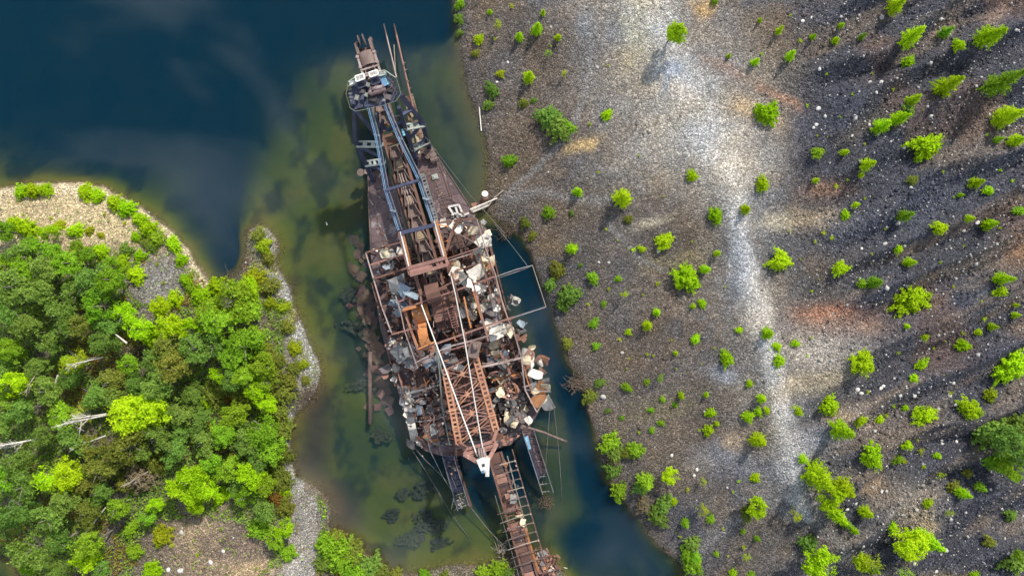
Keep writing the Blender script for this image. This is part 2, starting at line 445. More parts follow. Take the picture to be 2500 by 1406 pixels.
RIDGE_DIR = math.radians(26)
def height(x, y, detail=True):
    x = np.asarray(x, float); y = np.asarray(y, float)
    px = 1250 + x * PXM; py = 703 - y * PXM
    wob = (fbm(x / 2.0, y / 2.0, 5, 4) - 0.5) * 24
    sL = signed_dist(px, py, LEFT); sR = signed_dist(px, py, RIGHT)
    corner = np.hypot((px + 20) / 1.0, (py - 1430) * 0.9) - 75
    sL = np.minimum(sL, corner)
    s = np.maximum(sL, sR)
    s = np.where(np.abs(s) < 60, s + wob * 0.6, s)
    sm = s / PXM
    # land
    land = 1.25 * (1 - np.exp(-np.maximum(sm, 0) / 4.5)) + 0.10 * (fbm(x / 1.5, y / 1.5, 3, 3) - 0.5) * smooth(0, 2, sm)
    isR = smooth(-2, 2, (sR - sL) / PXM)
    tm, td = track_mask(px, py)
    east = smooth(1900, 2080, px + (py - 700) * 0.05 + 60 * np.sin(py / 130.0)) * isR
    ca, sa = math.cos(RIDGE_DIR), math.sin(RIDGE_DIR)
    across = -x * sa + y * ca; along = x * ca + y * sa
    wav = across / 7.0 + 1.6 * fbm(along / 22, across / 14, 11, 2)
    ridge = np.abs((wav % 1.0) * 2 - 1)                       # sharp crests, wide troughs
    ridge = ridge ** 1.2
    gully = np.abs(((across / 2.3 + 1.3 * fbm(along / 9, across / 5, 13, 2)) % 1.0) * 2 - 1)
    land = land + east * (0.6 + 2.5 * ridge + 0.32 * gully * smooth(.35, .6, fbm(x / 15, y / 15, 23, 2)) + 1.2 * (fbm(x / 12, y / 12, 21, 3) - 0.4))
    mid = isR * (1 - east) * smooth(4, 14, sm)
    land = land + mid * (0.9 * fbm(x / 9, y / 9, 31, 3) + 0.35 * np.sin(across / 2.6 + 3 * fbm(x / 11, y / 11, 41, 2)))
    land = land + isR * 1.1 * np.exp(-(tm / 1.2) ** 2)        # the track runs along a low bank
    landL = (1 - isR) * smooth(1.5, 12, sm)
    land = land + landL * (2.2 * fbm(x / 13, y / 13, 51, 3) + 0.2)
    land = land - (1 - isR) * 0.9 * blob(px, py, 590, 1330, 130, 50, -15) + (1 - isR) * 0.9 * blob(px, py, 560, 1260, 130, 40, -20)
    if detail:
        land = land + smooth(0.2, 1.5, sm) * (0.16 * (fbm(x / 0.8, y / 0.8, 61, 2) - 0.5))
    # water
    dist = np.maximum(-sm, 0)
    dep = np.minimum(0.10 * dist + 0.055 * dist ** 1.65, 6.0)
    dep = dep + smooth(0, 6, dist) * (fbm(x / 7, y / 7, 71, 3) - 0.5) * 1.2
    steep = isR * smooth(520, 600, py)                        # the right bank drops off sharply beside the hull
    dep = np.maximum(dep, steep * np.minimum(0.75 * dist, 2.6))
    wsum = np.zeros_like(x); dsum = np.zeros_like(x)
    for cx, cy, rx, ry, ang, dd in SHALLOW:
        w = blob(px, py, cx, cy, rx, ry, ang)
        wsum += w; dsum += w * dd
    k = (1 - np.exp(-2.2 * wsum)) * (1 - 0.75 * steep * np.exp(-dist / 5.0))
    sh = dsum / (wsum + 1e-9) + (fbm(x / 4.5, y / 4.5, 81, 4) - 0.5) * 0.9
    dep = np.where(wsum > 1e-6, dep * (1 - k) + np.minimum(dep + 0.15, np.maximum(sh, 0.35)) * k, dep)
    for cx, cy, rx, ry, ang in DEEP:
        w = np.clip(blob(px, py, cx, cy, rx, ry, ang) * 1.5, 0, 1) * smooth(0, 3, dist)
        dep = np.maximum(dep, dep * (1 - w) + 5.5 * w)
    dep = np.clip(dep, 0, 6.5)
    h = np.where(s > 0, land, -dep)
    return h


def axis(lim, step, far):
    a = list(np.arange(-lim, lim + 1e-6, step))
    g = step; p = lim
    while p < far:
        g *= 1.28; p += g
        a.append(p); a.insert(0, -p)
    return np.array(a)
gx = axis(84, 0.34, 2500); gy = axis(48.5, 0.34, 2500)
GX, GY = np.meshgrid(gx, gy)
GZ = height(GX, GY)
nx, ny = len(gx), len(gy)
def hgt(x, y):
    i = int(np.clip(np.searchsorted(gx, x) - 1, 0, nx - 2)); j = int(np.clip(np.searchsorted(gy, y) - 1, 0, ny - 2))
    u = (x - gx[i]) / (gx[i + 1] - gx[i]); v = (y - gy[j]) / (gy[j + 1] - gy[j])
    return float((GZ[j, i] * (1 - u) + GZ[j, i + 1] * u) * (1 - v) + (GZ[j + 1, i] * (1 - u) + GZ[j + 1, i + 1] * u) * v)
tverts = np.stack([GX, GY, GZ], -1).reshape(-1, 3)
ii = (np.arange(ny - 1)[:, None] * nx + np.arange(nx - 1)[None, :]).ravel()
tquads = np.stack([ii, ii + 1, ii + nx + 1, ii + nx], -1)

# ---- ground colour (gravel, silt and moss, with some bluish plant shade painted in)
def ground_colour(x, y, z):
    px = 1250 + x * PXM; py = 703 - y * PXM
    sL = signed_dist(px, py, LEFT); sR = signed_dist(px, py, RIGHT)
    isR = (sR > sL).astype(float)
    sm = np.maximum(sL, sR) / PXM
    n1 = fbm(x / 3.0, y / 3.0, 101, 4); n2 = fbm(x / 9.0, y / 9.0, 111, 4); n3 = fbm(x / 1.2, y / 1.2, 121, 3)
    def C(r, g, b): return np.array([r, g, b])[None, :]
    def mixc(c, k, m): return c * (1 - m[:, None]) + k * m[:, None]
    x_, y_ = x, y
    c = np.tile(C(0.098, 0.084, 0.073), (x.size, 1))
    c = mixc(c, C(0.082, 0.080, 0.085), smooth(0.42, 0.62, n2))
    c = mixc(c, C(0.13, 0.106, 0.085), smooth(0.5, 0.7, n1) * 0.6)
    # dark blue-grey tailings in the east, streaked along the windrows
    east = smooth(1890, 2060, px + 60 * np.sin(py / 130.0)) * isR
    ca, sa = math.cos(RIDGE_DIR), math.sin(RIDGE_DIR)
    st = fbm((x * ca + y * sa) / 14, (-x * sa + y * ca) / 2.6, 131, 4)
    c = mixc(c, C(0.050, 0.055, 0.072), east * 0.85)
    c = mixc(c, C(0.145, 0.12, 0.10), east * smooth(0.50, 0.68, st) * 0.85)
    c = mixc(c, C(0.125, 0.08, 0.06), east * smooth(0.52, 0.7, n2) * 0.5)
    # pale track
    tm, td = track_mask(px, py)
    tn = tm + (n1 - 0.5) * 0.9 + (n3 - 0.5) * 0.35
    c = mixc(c, C(0.225, 0.213, 0.197), isR * (1 - smooth(0.8, 4.2, tn)) * (0.85 - 0.42 * smooth(420, 620, py)))
    c = mixc(c, C(0.39, 0.375, 0.35), isR * (1 - smooth(0.1, 1.2, tn)) * .92)
    BL = [(1700, 350, 150, 70, 30, (0.44, 0.425, 0.39), 0.7), (1545, 90, 40, 90, 0, (0.50, 0.45, 0.32), 0.7), (1625, 205, 22, 55, 15, (0.27, 0.31, 0.37), 0.8),  # bluish last entry: the big tree's cast shadow, painted into the gravel
          (1840, 290, 60, 30, 30, (0.52, 0.40, 0.26), 0.8), (1705, 35, 22, 22, 0, (0.50, 0.34, 0.16), 0.8), (1420, 365, 40, 12, -25, (0.50, 0.38, 0.2), 0.8),
          (2010, 765, 80, 24, -3, (0.30, 0.13, 0.075), 0.95), (2030, 790, 90, 32, 0, (0.42, 0.28, 0.2), 0.6), (1985, 850, 90, 45, 0, (0.44, 0.41, 0.37), 0.7), (2080, 1010, 60, 40, 0, (0.36, 0.29, 0.23), 0.6),
          (1960, 920, 90, 24, -12, (0.44, 0.37, 0.25), 0.7), (1900, 250, 50, 16, 40, (0.40, 0.24, 0.16), 0.7), (2000, 470, 50, 20, -10, (0.36, 0.22, 0.14), 0.7), (1760, 175, 60, 18, 20, (0.30, 0.2, 0.15), 0.7),
          (1990, 545, 70, 24, 0, (0.44, 0.36, 0.26), 0.75), (1880, 555, 40, 22, 0, (0.52, 0.44, 0.30), 0.7), (1775, 1075, 32, 28, 0, (0.44, 0.32, 0.2), 0.75), (1580, 540, 45, 12, -15, (0.42, 0.37, 0.27), 0.6),
          (2480, 620, 70, 36, 0, (0.30, 0.19, 0.12), 0.8), (2480, 790, 50, 24, -20, (0.26, 0.18, 0.12), 0.6), (2070, 330, 80, 20, -30, (0.2, 0.17, 0.14), 0.5), (2030, 1000, 40, 24, 0, (0.46, 0.34, 0.22), 0.6),
          (2110, 1165, 30, 24, 0, (0.42, 0.30, 0.18), 0.7), (2190, 1210, 70, 50, 30, (0.34, 0.30, 0.26), 0.7), (2220, 1265, 30, 40, 20, (0.40, 0.31, 0.18), 0.7), (2270, 1390, 60, 18, -10, (0.42, 0.31, 0.15), 0.7),
          (2420, 30, 70, 30, -40, (0.30, 0.2, 0.15), 0.6), (2290, 60, 60, 18, -60, (0.33, 0.25, 0.2), 0.6), (1590, 990, 90, 30, -15, (0.20, 0.17, 0.09), 0.6), (1640, 630, 70, 20, -10, (0.24, 0.21, 0.12), 0.5),
          (1960, 330, 60, 70, 30, (0.07, 0.075, 0.095), 0.8), (2000, 400, 60, 50, 20, (0.065, 0.07, 0.09), 0.7), (2070, 560, 110, 40, -22, (0.085, 0.095, 0.125), 0.8), (2280, 470, 150, 40, -28, (0.085, 0.095, 0.125), 0.8),
          (2330, 900, 220, 24, -30, (0.08, 0.08, 0.10), 0.7), (1800, 650, 20, 60, 0, (0.36, 0.38, 0.41), 0.5), (1770, 905, 40, 18, 0, (0.26, 0.29, 0.34), 0.6), (1730, 1110, 60, 40, 0, (0.23, 0.24, 0.27), 0.5), (1960, 1060, 60, 30, 0, (0.32, 0.33, 0.36), 0.5),  # middle entry: bluish shade below a bush, put into the ground colour
          (1250, 330, 110, 200, 0, (0.14, 0.118, 0.10), 0.6), (1480, 1010, 90, 180, -20, (0.145, 0.122, 0.104), 0.6)]
    for cx, cy, rx, ry, an, col, k in BL:
        w = blob(px + (n1 - 0.5) * 70, py + (n2 - 0.5) * 50, cx, cy, rx, ry, an)
        c = mixc(c, C(*col) * 0.80, np.clip(w * 1.25, 0, 1) * k * isR)
    warm = (fbm(x / 5.5, y / 5.5, 221, 4) - 0.5) * 1.5
    warm = warm * (1 - .6 * east) - .08 * east
    c = np.where((isR > 0)[:, None], c * (1 + (warm + .04)[:, None] * np.array([[0.26, 0.08, -0.2]])) * (1 + 0.35 * (fbm(x / 3.6, y / 3.6, 231, 3) - .5))[:, None], c)
    # trodden footpaths
    for pts, w in (([(1445, 60), (1440, 150), (1420, 250), (1395, 315), (1335, 390), (1240, 475)], 9), ([(1940, 1200), (1990, 1270), (2060, 1350), (2120, 1450)], 16),
                   ([(1480, 545), (1560, 640), (1620, 660)], 6), ([(1700, 1340), (1780, 1270), (1900, 1180)], 14), ([(1500, 490), (1420, 490), (1310, 470), (1230, 490)], 12)):
        d, _ = line_dist(px + (n3 - 0.5) * 8, py + (n1 - 0.5) * 14, pts)
        c = mixc(c, C(0.165, 0.16, 0.155), np.exp(-(d / w) ** 2) * 0.75)
    # left bank: sandy rim, pale beach strip, mossy forest floor
    isL = 1 - isR
    c = mixc(c, C(0.13, 0.115, 0.085), isL)
    c = mixc(c, C(0.42, 0.34, 0.205), isL * (1 - smooth(60, 150, np.hypot(np.maximum(px - 240, 0) * 0.35, np.maximum(py - 520, 0)) + (n1 - 0.5) * 70)))
    c = mixc(c, C(0.19, 0.18, 0.17), isL * blob(px, py, 400, 690, 80, 60, -40))
    d, _ = line_dist(px, py, [(500, 690), (440, 585), (300, 485), (150, 455), (-100, 462)])
    c = mixc(c, C(0.56, 0.47, 0.32), isL * np.exp(-((d + (n3 - .5) * 16) / 20) ** 2) * 0.95)
    d, _ = line_dist(px + (n1 - 0.5) * 24, py, [(650, 580), (690, 700), (712, 780), (745, 880), (752, 925)])
    c = mixc(c, C(0.33, 0.325, 0.31), isL * np.exp(-(d / 26) ** 2))
    d, _ = line_dist(px + (n1 - 0.5) * 16, py, [(705, 1010), (708, 1130), (735, 1200), (755, 1270), (740, 1350), (745, 1450)])
    ww = np.interp(py, [1000, 1130, 1200, 1300, 1400], [12, 16, 40, 44, 46])
    c = mixc(c, C(0.30, 0.29, 0.272) * (0.7 + 0.6 * n1[:, None]), isL * np.exp(-(d / ww) ** 4) * .95)
    c = mixc(c, C(0.20, 0.15, 0.115), isL * np.clip(1.3 * blob(px, py, 540, 1320, 150, 75, 0), 0, 1) * 0.9)
    c = mixc(c, C(0.40, 0.30, 0.18), isL * np.clip(blob(px, py, 510, 1310, 45, 60, 25) + blob(px, py, 620, 1375, 60, 20, -10), 0, 1) * smooth(.35, .55, n1))
    moss = smooth(0.5, 0.62, fbm(x / 1.6, y / 1.6, 141, 4))
    strip = np.exp(-(line_dist(px, py, [(640, 560), (650, 640), (660, 700), (720, 760), (760, 860)])[0] / 36) ** 2)
    c = mixc(c, C(0.20, 0.20, 0.05), isL * strip * moss * 0.85)
    c = mixc(c, C(0.13, 0.095, 0.06), isL * smooth(.5, .62, fbm(x / 1.9, y / 1.9, 251, 4)) * np.exp(-np.maximum(sm, 0) / 3.0) * (px > 590) * 0.7)
    # pond bed
    dep = np.maximum(-z, 0)
    bed = np.tile(C(0.115, 0.15, 0.014), (x.size, 1))
    bed = mixc(bed, C(0.15, 0.16, 0.022), smooth(0.45, 0.62, fbm(x / 6, y / 6, 151, 4)))
    wd = fbm(x / 3.2 + 0.5 * n1, y / 4.5, 161, 5)
    bed = mixc(bed, C(0.02, 0.03, 0.016), smooth(0.50, 0.70, wd) * 0.75)
    nearR = np.exp(-((px - 1150) / 110) ** 2) * (py < 520)
    bed = mixc(bed, C(0.11, 0.125, 0.085), nearR * 0.7)
    bed = mixc(bed, C(0.075, 0.055, 0.035), np.exp(-(line_dist(px, py, [(760, 960), (770, 1050), (760, 1150), (850, 1270)])[0] / 40) ** 2) * 0.85)
    bed = mixc(bed, C(0.16, 0.115, 0.055), np.exp(-dep / 0.3) * 0.75)
    under = smooth(0.05, -0.1, z)
    c = c * (1 - under[:, None]) + bed * under[:, None]
    # damp margin
    wet = np.exp(-np.abs(z + 0.02) / 0.07)
    c = c * (1 - 0.45 * wet[:, None])
    return np.clip(c, 0.004, 0.9)

flat = tverts
tcol = ground_colour(flat[:, 0], flat[:, 1], flat[:, 2])

def ground_material():
    m, t, out = new_mat('gravel_and_silt')
    n = t.nodes.new; l = t.links.new
    at = n('ShaderNodeAttribute'); at.attribute_name = 'tone'
    geo = n('ShaderNodeNewGeometry')
    b = n('ShaderNodeBsdfPrincipled'); b.inputs['Roughness'].default_value = 0.95; b.inputs['Specular IOR Level'].default_value = 0.15
    # pebbles of two sizes: every cell its own brightness
    v1 = n('ShaderNodeTexVoronoi'); v1.inputs['Scale'].default_value = 3.6; v1.inputs['Randomness'].default_value = 1
    v2 = n('ShaderNodeTexVoronoi'); v2.inputs['Scale'].default_value = 8.0
    l(geo.outputs['Position'], v1.inputs['Vector']); l(geo.outputs['Position'], v2.inputs['Vector'])
    def sep(v):
        s = n('ShaderNodeSeparateColor'); l(v.outputs['Color'], s.inputs['Color']); return s
    s1 = sep(v1); s2 = sep(v2)
    def ramp(sock, pts):
        r = n('ShaderNodeValToRGB')
        e = r.color_ramp.elements
        e[0].position, e[0].color = pts[0][0], (pts[0][1],) * 3 + (1,)
        e[1].position, e[1].color = pts[-1][0], (pts[-1][1],) * 3 + (1,)
        for p, c in pts[1:-1]:
            q = e.new(p); q.color = (c, c, c, 1)
        l(sock, r.inputs['Fac']); return r
    r1 = ramp(s1.outputs[0], [(0, 0.16), (0.5, 0.30), (0.82, 0.44), (0.95, 0.85), (1, .9)])
    r2 = ramp(s2.outputs[0], [(0, 0.13), (0.45, 0.29), (0.78, 0.48), (0.93, 0.95), (1, 1)])
    mxr = n('ShaderNodeMixRGB'); mxr.blend_type = 'MIX'; mxr.inputs['Fac'].default_value = 0.55
    l(r1.outputs['Color'], mxr.inputs['Color1']); l(r2.outputs['Color'], mxr.inputs['Color2'])
    # only above the waterline
    sx = n('ShaderNodeSeparateXYZ'); l(geo.outputs['Position'], sx.inputs['Vector'])
    lr = n('ShaderNodeMapRange'); lr.inputs['From Min'].default_value = -0.35; lr.inputs['From Max'].default_value = 0.1
    l(sx.outputs['Z'], lr.inputs['Value'])
    fac = n('ShaderNodeMixRGB'); fac.inputs['Color1'].default_value = (0.36, 0.36, 0.36, 1)
    l(lr.outputs['Result'], fac.inputs['Fac']); l(mxr.outputs['Color'], fac.inputs['Color2'])
    mul = n('ShaderNodeMixRGB'); mul.blend_type = 'MULTIPLY'; mul.inputs['Fac'].default_value = 1
    l(at.outputs['Color'], mul.inputs['Color1']); l(fac.outputs['Color'], mul.inputs['Color2'])
    br = n('ShaderNodeVectorMath'); br.operation = 'SCALE'; br.inputs['Scale'].default_value = 2.75
    l(mul.outputs['Color'], br.inputs[0])
    l(br.outputs['Vector'], b.inputs['Base Color'])
    bp = n('ShaderNodeBump'); bp.inputs['Strength'].default_value = 0.7; bp.inputs['Distance'].default_value = 0.12; bp.invert = True
    bm_ = n('ShaderNodeMath'); bm_.operation = 'MULTIPLY'; bm_.inputs[1].default_value = 0.7; l(lr.outputs['Result'], bm_.inputs[0]); l(bm_.outputs[0], bp.inputs['Strength'])
    l(v2.outputs['Distance'], bp.inputs['Height'])
    bp2 = n('ShaderNodeBump'); bp2.inputs['Strength'].default_value = 0.5; bp2.inputs['Distance'].default_value = 0.2; bp2.invert = True
    l(bm_.outputs[0], bp2.inputs['Strength'])
    l(v1.outputs['Distance'], bp2.inputs['Height']); l(bp.outputs['Normal'], bp2.inputs['Normal'])
    l(bp2.outputs['Normal'], b.inputs['Normal'])
    l(b.outputs['BSDF'], out.inputs['Surface'])
    return m
M['ground'] = ground_material()
gm = fast_mesh('ground', tverts, quads=tquads, mat=M['ground'], smooth=True)
ca_ = gm.color_attributes.new('tone', 'FLOAT_COLOR', 'POINT')
ca_.data.foreach_set('color', np.concatenate([tcol, np.ones((len(tcol), 1))], 1).astype(np.float32).ravel())
ground = link('ground', gm)
tag(ground, 'gravel banks, tailings slopes and the bed of the dredge pond', kind='structure')

# ------------------------------------------------------------------ the pond: one closed body of water
def water_material():
    m, t, out = new_mat('pond_water')
    n = t.nodes.new; l = t.links.new
    geo = n('ShaderNodeNewGeometry')
    tr = n('ShaderNodeBsdfTransparent'); gl = n('ShaderNodeBsdfGlossy'); gl.inputs['Roughness'].default_value = 0.05
    fr = n('ShaderNodeFresnel'); fr.inputs['IOR'].default_value = 1.333
    mp = n('ShaderNodeMapping'); mp.inputs['Scale'].default_value = (0.35, 1.5, 1)
    mp.inputs['Rotation'].default_value = (0, 0, math.radians(8))
    z1 = n('ShaderNodeTexNoise'); z1.inputs['Scale'].default_value = 0.35; z1.inputs['Detail'].default_value = 2
    l(geo.outputs['Position'], mp.inputs['Vector']); l(mp.outputs['Vector'], z1.inputs['Vector'])
    bp = n('ShaderNodeBump'); bp.inputs['Strength'].default_value = 0.03; bp.inputs['Distance'].default_value = 0.1
    l(z1.outputs['Fac'], bp.inputs['Height'])
    l(bp.outputs['Normal'], gl.inputs['Normal']); l(bp.outputs['Normal'], fr.inputs['Normal'])
    ms = n('ShaderNodeMixShader')
    l(fr.outputs['Fac'], ms.inputs['Fac']); l(tr.outputs[0], ms.inputs[1]); l(gl.outputs[0], ms.inputs[2])
    l(ms.outputs[0], out.inputs['Surface'])
    col = (0.018, 0.18, 0.34, 1)
    va = n('ShaderNodeVolumeAbsorption'); vsx = n('ShaderNodeVolumeScatter')
    va.inputs['Color'].default_value = col; vsx.inputs['Color'].default_value = col
    va.inputs['Density'].default_value = 0.32; vsx.inputs['Density'].default_value = 0.32
    ad = n('ShaderNodeAddShader'); l(va.outputs[0], ad.inputs[0]); l(vsx.outputs[0], ad.inputs[1])
    l(ad.outputs[0], out.inputs['Volume'])
    return m
M['water'] = water_material()
wb = MB().box((0, 0, -4.5), 1600, 1600, 9.0)
water = obj('water', wb, M['water'])
tag(water, 'still blue-green pond water around the dredge', kind='structure')

# ------------------------------------------------------------------ loose stones
rng = np.random.default_rng(7)
def stone_material():
    m, t, out = new_mat('loose_stones')
    n = t.nodes.new; l = t.links.new
    at = n('ShaderNodeAttribute'); at.attribute_name = 'tone'
    b = n('ShaderNodeBsdfPrincipled'); b.inputs['Roughness'].default_value = 0.9; b.inputs['Specular IOR Level'].default_value = 0.2
    l(at.outputs['Color'], b.inputs['Base Color']); l(b.outputs['BSDF'], out.inputs['Surface'])
    return m
M['stone'] = stone_material()
def scatter_stones(n_try):
    px = rng.uniform(-30, 2530, n_try); py = rng.uniform(-30, 1436, n_try)
    x = (px - 1250) / PXM * 0.985; y = (703 - py) / PXM * 0.985
    px = 1250 + x * PXM; py = 703 - y * PXM
    z = height(x, y)
    col = ground_colour(x, y, z)
    lum = col.mean(1)
    e = smooth(1850, 2050, px)
    forest = (signed_dist(px, py, LEFT) > 0)
    p = (0.26 + 0.84 * e) * (0.35 + 1.5 * smooth(.38, .62, fbm(x / 4.0, y / 4.0, 241, 4)))
    p = np.where(forest, 0.18 + 1.2 * (lum > 0.2), p)
    keep = ((z > 0.0) | ((z > -0.3) & (rng.random(n_try) < .8))) & (rng.random(n_try) < p)
    x, y, z, col, e, lum = x[keep], y[keep], z[keep], col[keep], e[keep], lum[keep]
    m = len(x)
    r = 0.066 * np.exp(rng.normal(0, 0.45, m)) * (1 + 0.6 * e)
    r = np.where(rng.random(m) < 0.012 * (0.4 + e), r * rng.uniform(1.6, 2.6, m), r)
    r = np.clip(r, 0.04, 0.42)
    base = np.array([(1, 0, 0), (0, 1, 0), (-1, 0, 0), (0, -1, 0), (0, 0, 1), (0, 0, -1)], float)
    V = base[None] * r[:, None, None] * rng.uniform(0.65, 1.35, (m, 6, 1))
    V[:, :, 2] *= 0.7
    V[:, 4, :2] += rng.normal(0, 0.25, (m, 2)) * r[:, None]
    a = rng.uniform(0, 2 * np.pi, m); c, s = np.cos(a), np.sin(a)
    X = V[:, :, 0] * c[:, None] - V[:, :, 1] * s[:, None]; Y = V[:, :, 0] * s[:, None] + V[:, :, 1] * c[:, None]
    V = np.stack([X + x[:, None], Y + y[:, None], V[:, :, 2] + (z + r * 0.25)[:, None]], -1)
    T = np.array([(0, 1, 4), (1, 2, 4), (2, 3, 4), (3, 0, 4), (1, 0, 5), (2, 1, 5), (3, 2, 5), (0, 3, 5)])
    tris = (T[None] + 6 * np.arange(m)[:, None, None]).reshape(-1, 3)
    bright = rng.random(m)
    tone = col * (0.6 + 1.1 * bright ** 1.6)[:, None]
    wh = rng.random(m) < (0.03 + 0.09 * e)
    tone = np.where(wh[:, None], np.array([0.42, 0.41, 0.39])[None] * rng.uniform(0.7, 1.25, (m, 1)), tone)
    return V.reshape(-1, 3), tris, np.repeat(np.clip(tone, 0, 0.85), 6, 0)
sv, stt, sc_ = scatter_stones(150000)
sm_ = fast_mesh('gravel', sv, tris=stt, mat=M['stone'])
ca2 = sm_.color_attributes.new('tone', 'FLOAT_COLOR', 'POINT')
ca2.data.foreach_set('color', np.concatenate([sc_, np.ones((len(sc_), 1))], 1).astype(np.float32).ravel())
gravel = link('gravel', sm_)
tag(gravel, 'loose grey and white stones strewn over the gravel banks', 'gravel', kind='stuff')

# ------------------------------------------------------------------ the dredge
R_ = random.Random(11)
ZD = 1.2                                       # deck level above the water
dredge = thing('gold_dredge', W(1080, 760, 0), 'long rusted burnt-out dredge wreck with navy bow gantry aground in the pond', 'dredge')

def part(name, mb, mat, parent=None, smooth=False, label=None):
    p = dredge if parent is None else parent
    o = obj(name, mb, M[mat] if isinstance(mat, str) else mat, p, smooth)
    if label: o['label'] = label
    return o

def P(pts, z):
    return [W(a, b, z) for a, b in pts]

# hull: two bow pontoons either side of the well, one body aft
LP = [(896, 424), (922, 416), (948, 420), (968, 470), (990, 560), (1015, 660), (1040, 700), (1060, 800)]
RP = [(1012, 386), (1030, 364), (1050, 358), (1069, 384), (1106, 440), (1149, 507), (1160, 530), (1190, 560), (1210, 640), (1236, 745), (1268, 850), (1300, 930), (1318, 1000)]
STERN = [(1290, 1048), (1246, 1086), (1180, 1104), (1092, 1116), (1040, 1102), (1000, 1068)]
PORT = [(985, 1010), (970, 950), (950, 880), (928, 800), (912, 700), (903, 610), (899, 520)]
well = [(1018, 405), (1031, 460), (1053, 540), (1075, 620), (1089, 700), (1096, 790)]
hull_poly = LP + list(reversed(well)) + RP + STERN + PORT
h_ = MB()
h_.slab(P(hull_poly, ZD - 0.14), 2.6)
part('hull', h_, 'hull')
# deck plates: strips across the pontoons, each its own plate with a joint between
def clip_poly(poly, a, b, c):
    """keep the side a*x+b*y+c>=0"""
    out = []
    for i in range(len(poly)):
        p = poly[i]; q = poly[(i + 1) % len(poly)]
        fp = a * p[0] + b * p[1] + c; fq = a * q[0] + b * q[1] + c
        if fp >= 0: out.append(p)
        if (fp >= 0) != (fq >= 0):
            t = fp / (fp - fq); out.append((p[0] + (q[0] - p[0]) * t, p[1] + (q[1] - p[1]) * t))
    return out
ax_, ay_ = 0.262, 0.965            # hull axis in the photo, bow to stern
cx_, cy_ = ay_, -ax_               # across, to starboard (right in the photo)
port_deck = [(897, 426), (947, 422), (967, 471), (989, 561), (1014, 661), (1039, 701), (1060, 800), (1062, 860), (946, 866), (929, 800), (913, 700), (904, 610), (900, 520)]
star_deck = [(1013, 387), (1031, 365), (1050, 359), (1068, 385), (1105, 441), (1148, 508), (1159, 531), (1189, 561), (1209, 640), (1235, 745), (1267, 850), (1098, 860), (1097, 791), (1090, 700), (1076, 620), (1054, 540), (1032, 460), (1019, 404)]
aft_deck = [(1012, 940), (1000, 900), (952, 884), (971, 950), (986, 1010), (1001, 1067), (1041, 1101), (1092, 1115), (1180, 1103), (1245, 1085), (1289, 1047), (1317, 1000), (1299, 930), (1268, 853), (1086, 863), (1076, 880), (1080, 1000), (1030, 1010)]
def plates(poly, step, offs, splits):
    s = -700
    while s < 700:
        a1, a2 = s, s + step
        q = clip_poly(poly, ax_, ay_, -(ax_ * 1080 + ay_ * 760 + a1) - 0.35)
        q = clip_poly(q, -ax_, -ay_, (ax_ * 1080 + ay_ * 760 + a2) - 0.35) if len(q) > 2 else []
        s += step
        if len(q) < 3: continue
        cuts = [-9999] + splits + [9999]
        for c1, c2 in zip(cuts[:-1], cuts[1:]):
            k = clip_poly(q, cx_, cy_, -(cx_ * 1080 + cy_ * 760 + c1) - 0.35)
            k = clip_poly(k, -cx_, -cy_, (cx_ * 1080 + cy_ * 760 + c2) - 0.35) if len(k) > 2 else []
            if len(k) < 3: continue
            ar = abs(sum(k[i][0] * k[(i + 1) % len(k)][1] - k[(i + 1) % len(k)][0] * k[i][1] for i in range(len(k)))) / 2
            if ar < 60: continue
            z = ZD + R_.uniform(-0.02, 0.03)
            part('deck_plate', MB().slab(P(k, z), 0.13), 'deck')
plates(port_deck, 62, 0, [-95])
plates(star_deck, 62, 0, [62, 95])
plates(aft_deck, 70, 0, [-60, 40])

# ---- bow: fairleads, bollards, hatches and scraps on the bow decks
for (a, b, r) in ((884, 424, 0.7), (897, 422, 0.5), (1050, 368, 0.75), (1058, 380, 0.6), (1046, 385, 0.5)):
    p = W(a, b, ZD); q = MB(); q.tube([p, p + Vector((0, 0, 0.9))], r * 0.55, 12); q.tube([p + Vector((0, 0, 0.9)), p + Vector((0, 0, 1.05))], r * 0.8, 12)
    part('bollard', q, 'bucket')
for (a, b) in ((1052, 372), (1060, 392), (1044, 376)):
    q = MB(); p = W(a, b, ZD + 0.5)
    for k in range(5):
        d = Vector((R_.uniform(-1, 1), R_.uniform(-1, 1), R_.uniform(-.1, .4))) * 1.0
        q.beam(p - d * 0.8, p + d * 0.8, 0.18, 0.22)
    q.tube([p + Vector((-0.5, 0, 0.2)), p + Vector((0.5, 0.2, 0.2))], 0.42, 10)
    part('winch', q, 'bucket')
part('hatch_coaming', MB().box(W(1062, 432, ZD + 0.15), 0.9, 0.8, 0.3, 0.3).box(W(1062, 432, ZD + 0.35), 0.5, 0.5, 0.2, 0.5), 'pale_green')
q = MB()
for (a, b, c, d) in ((1095, 505, 1120, 500), (1095, 505, 1105, 520), (1105, 520, 1126, 524), (1120, 500, 1128, 518), (1112, 505, 1118, 522), (1125, 528, 1145, 520)):
    q.beam(W(a, b, ZD + 0.35), W(c, d, ZD + 0.5), 0.3, 0.14)
part('bent_frame', q, 'whitepaint')
part('loose_plate', MB().slab(P([(1078, 540), (1086, 520), (1090, 518), (1088, 540), (1083, 548)], ZD + 0.12), 0.06), 'bucket')
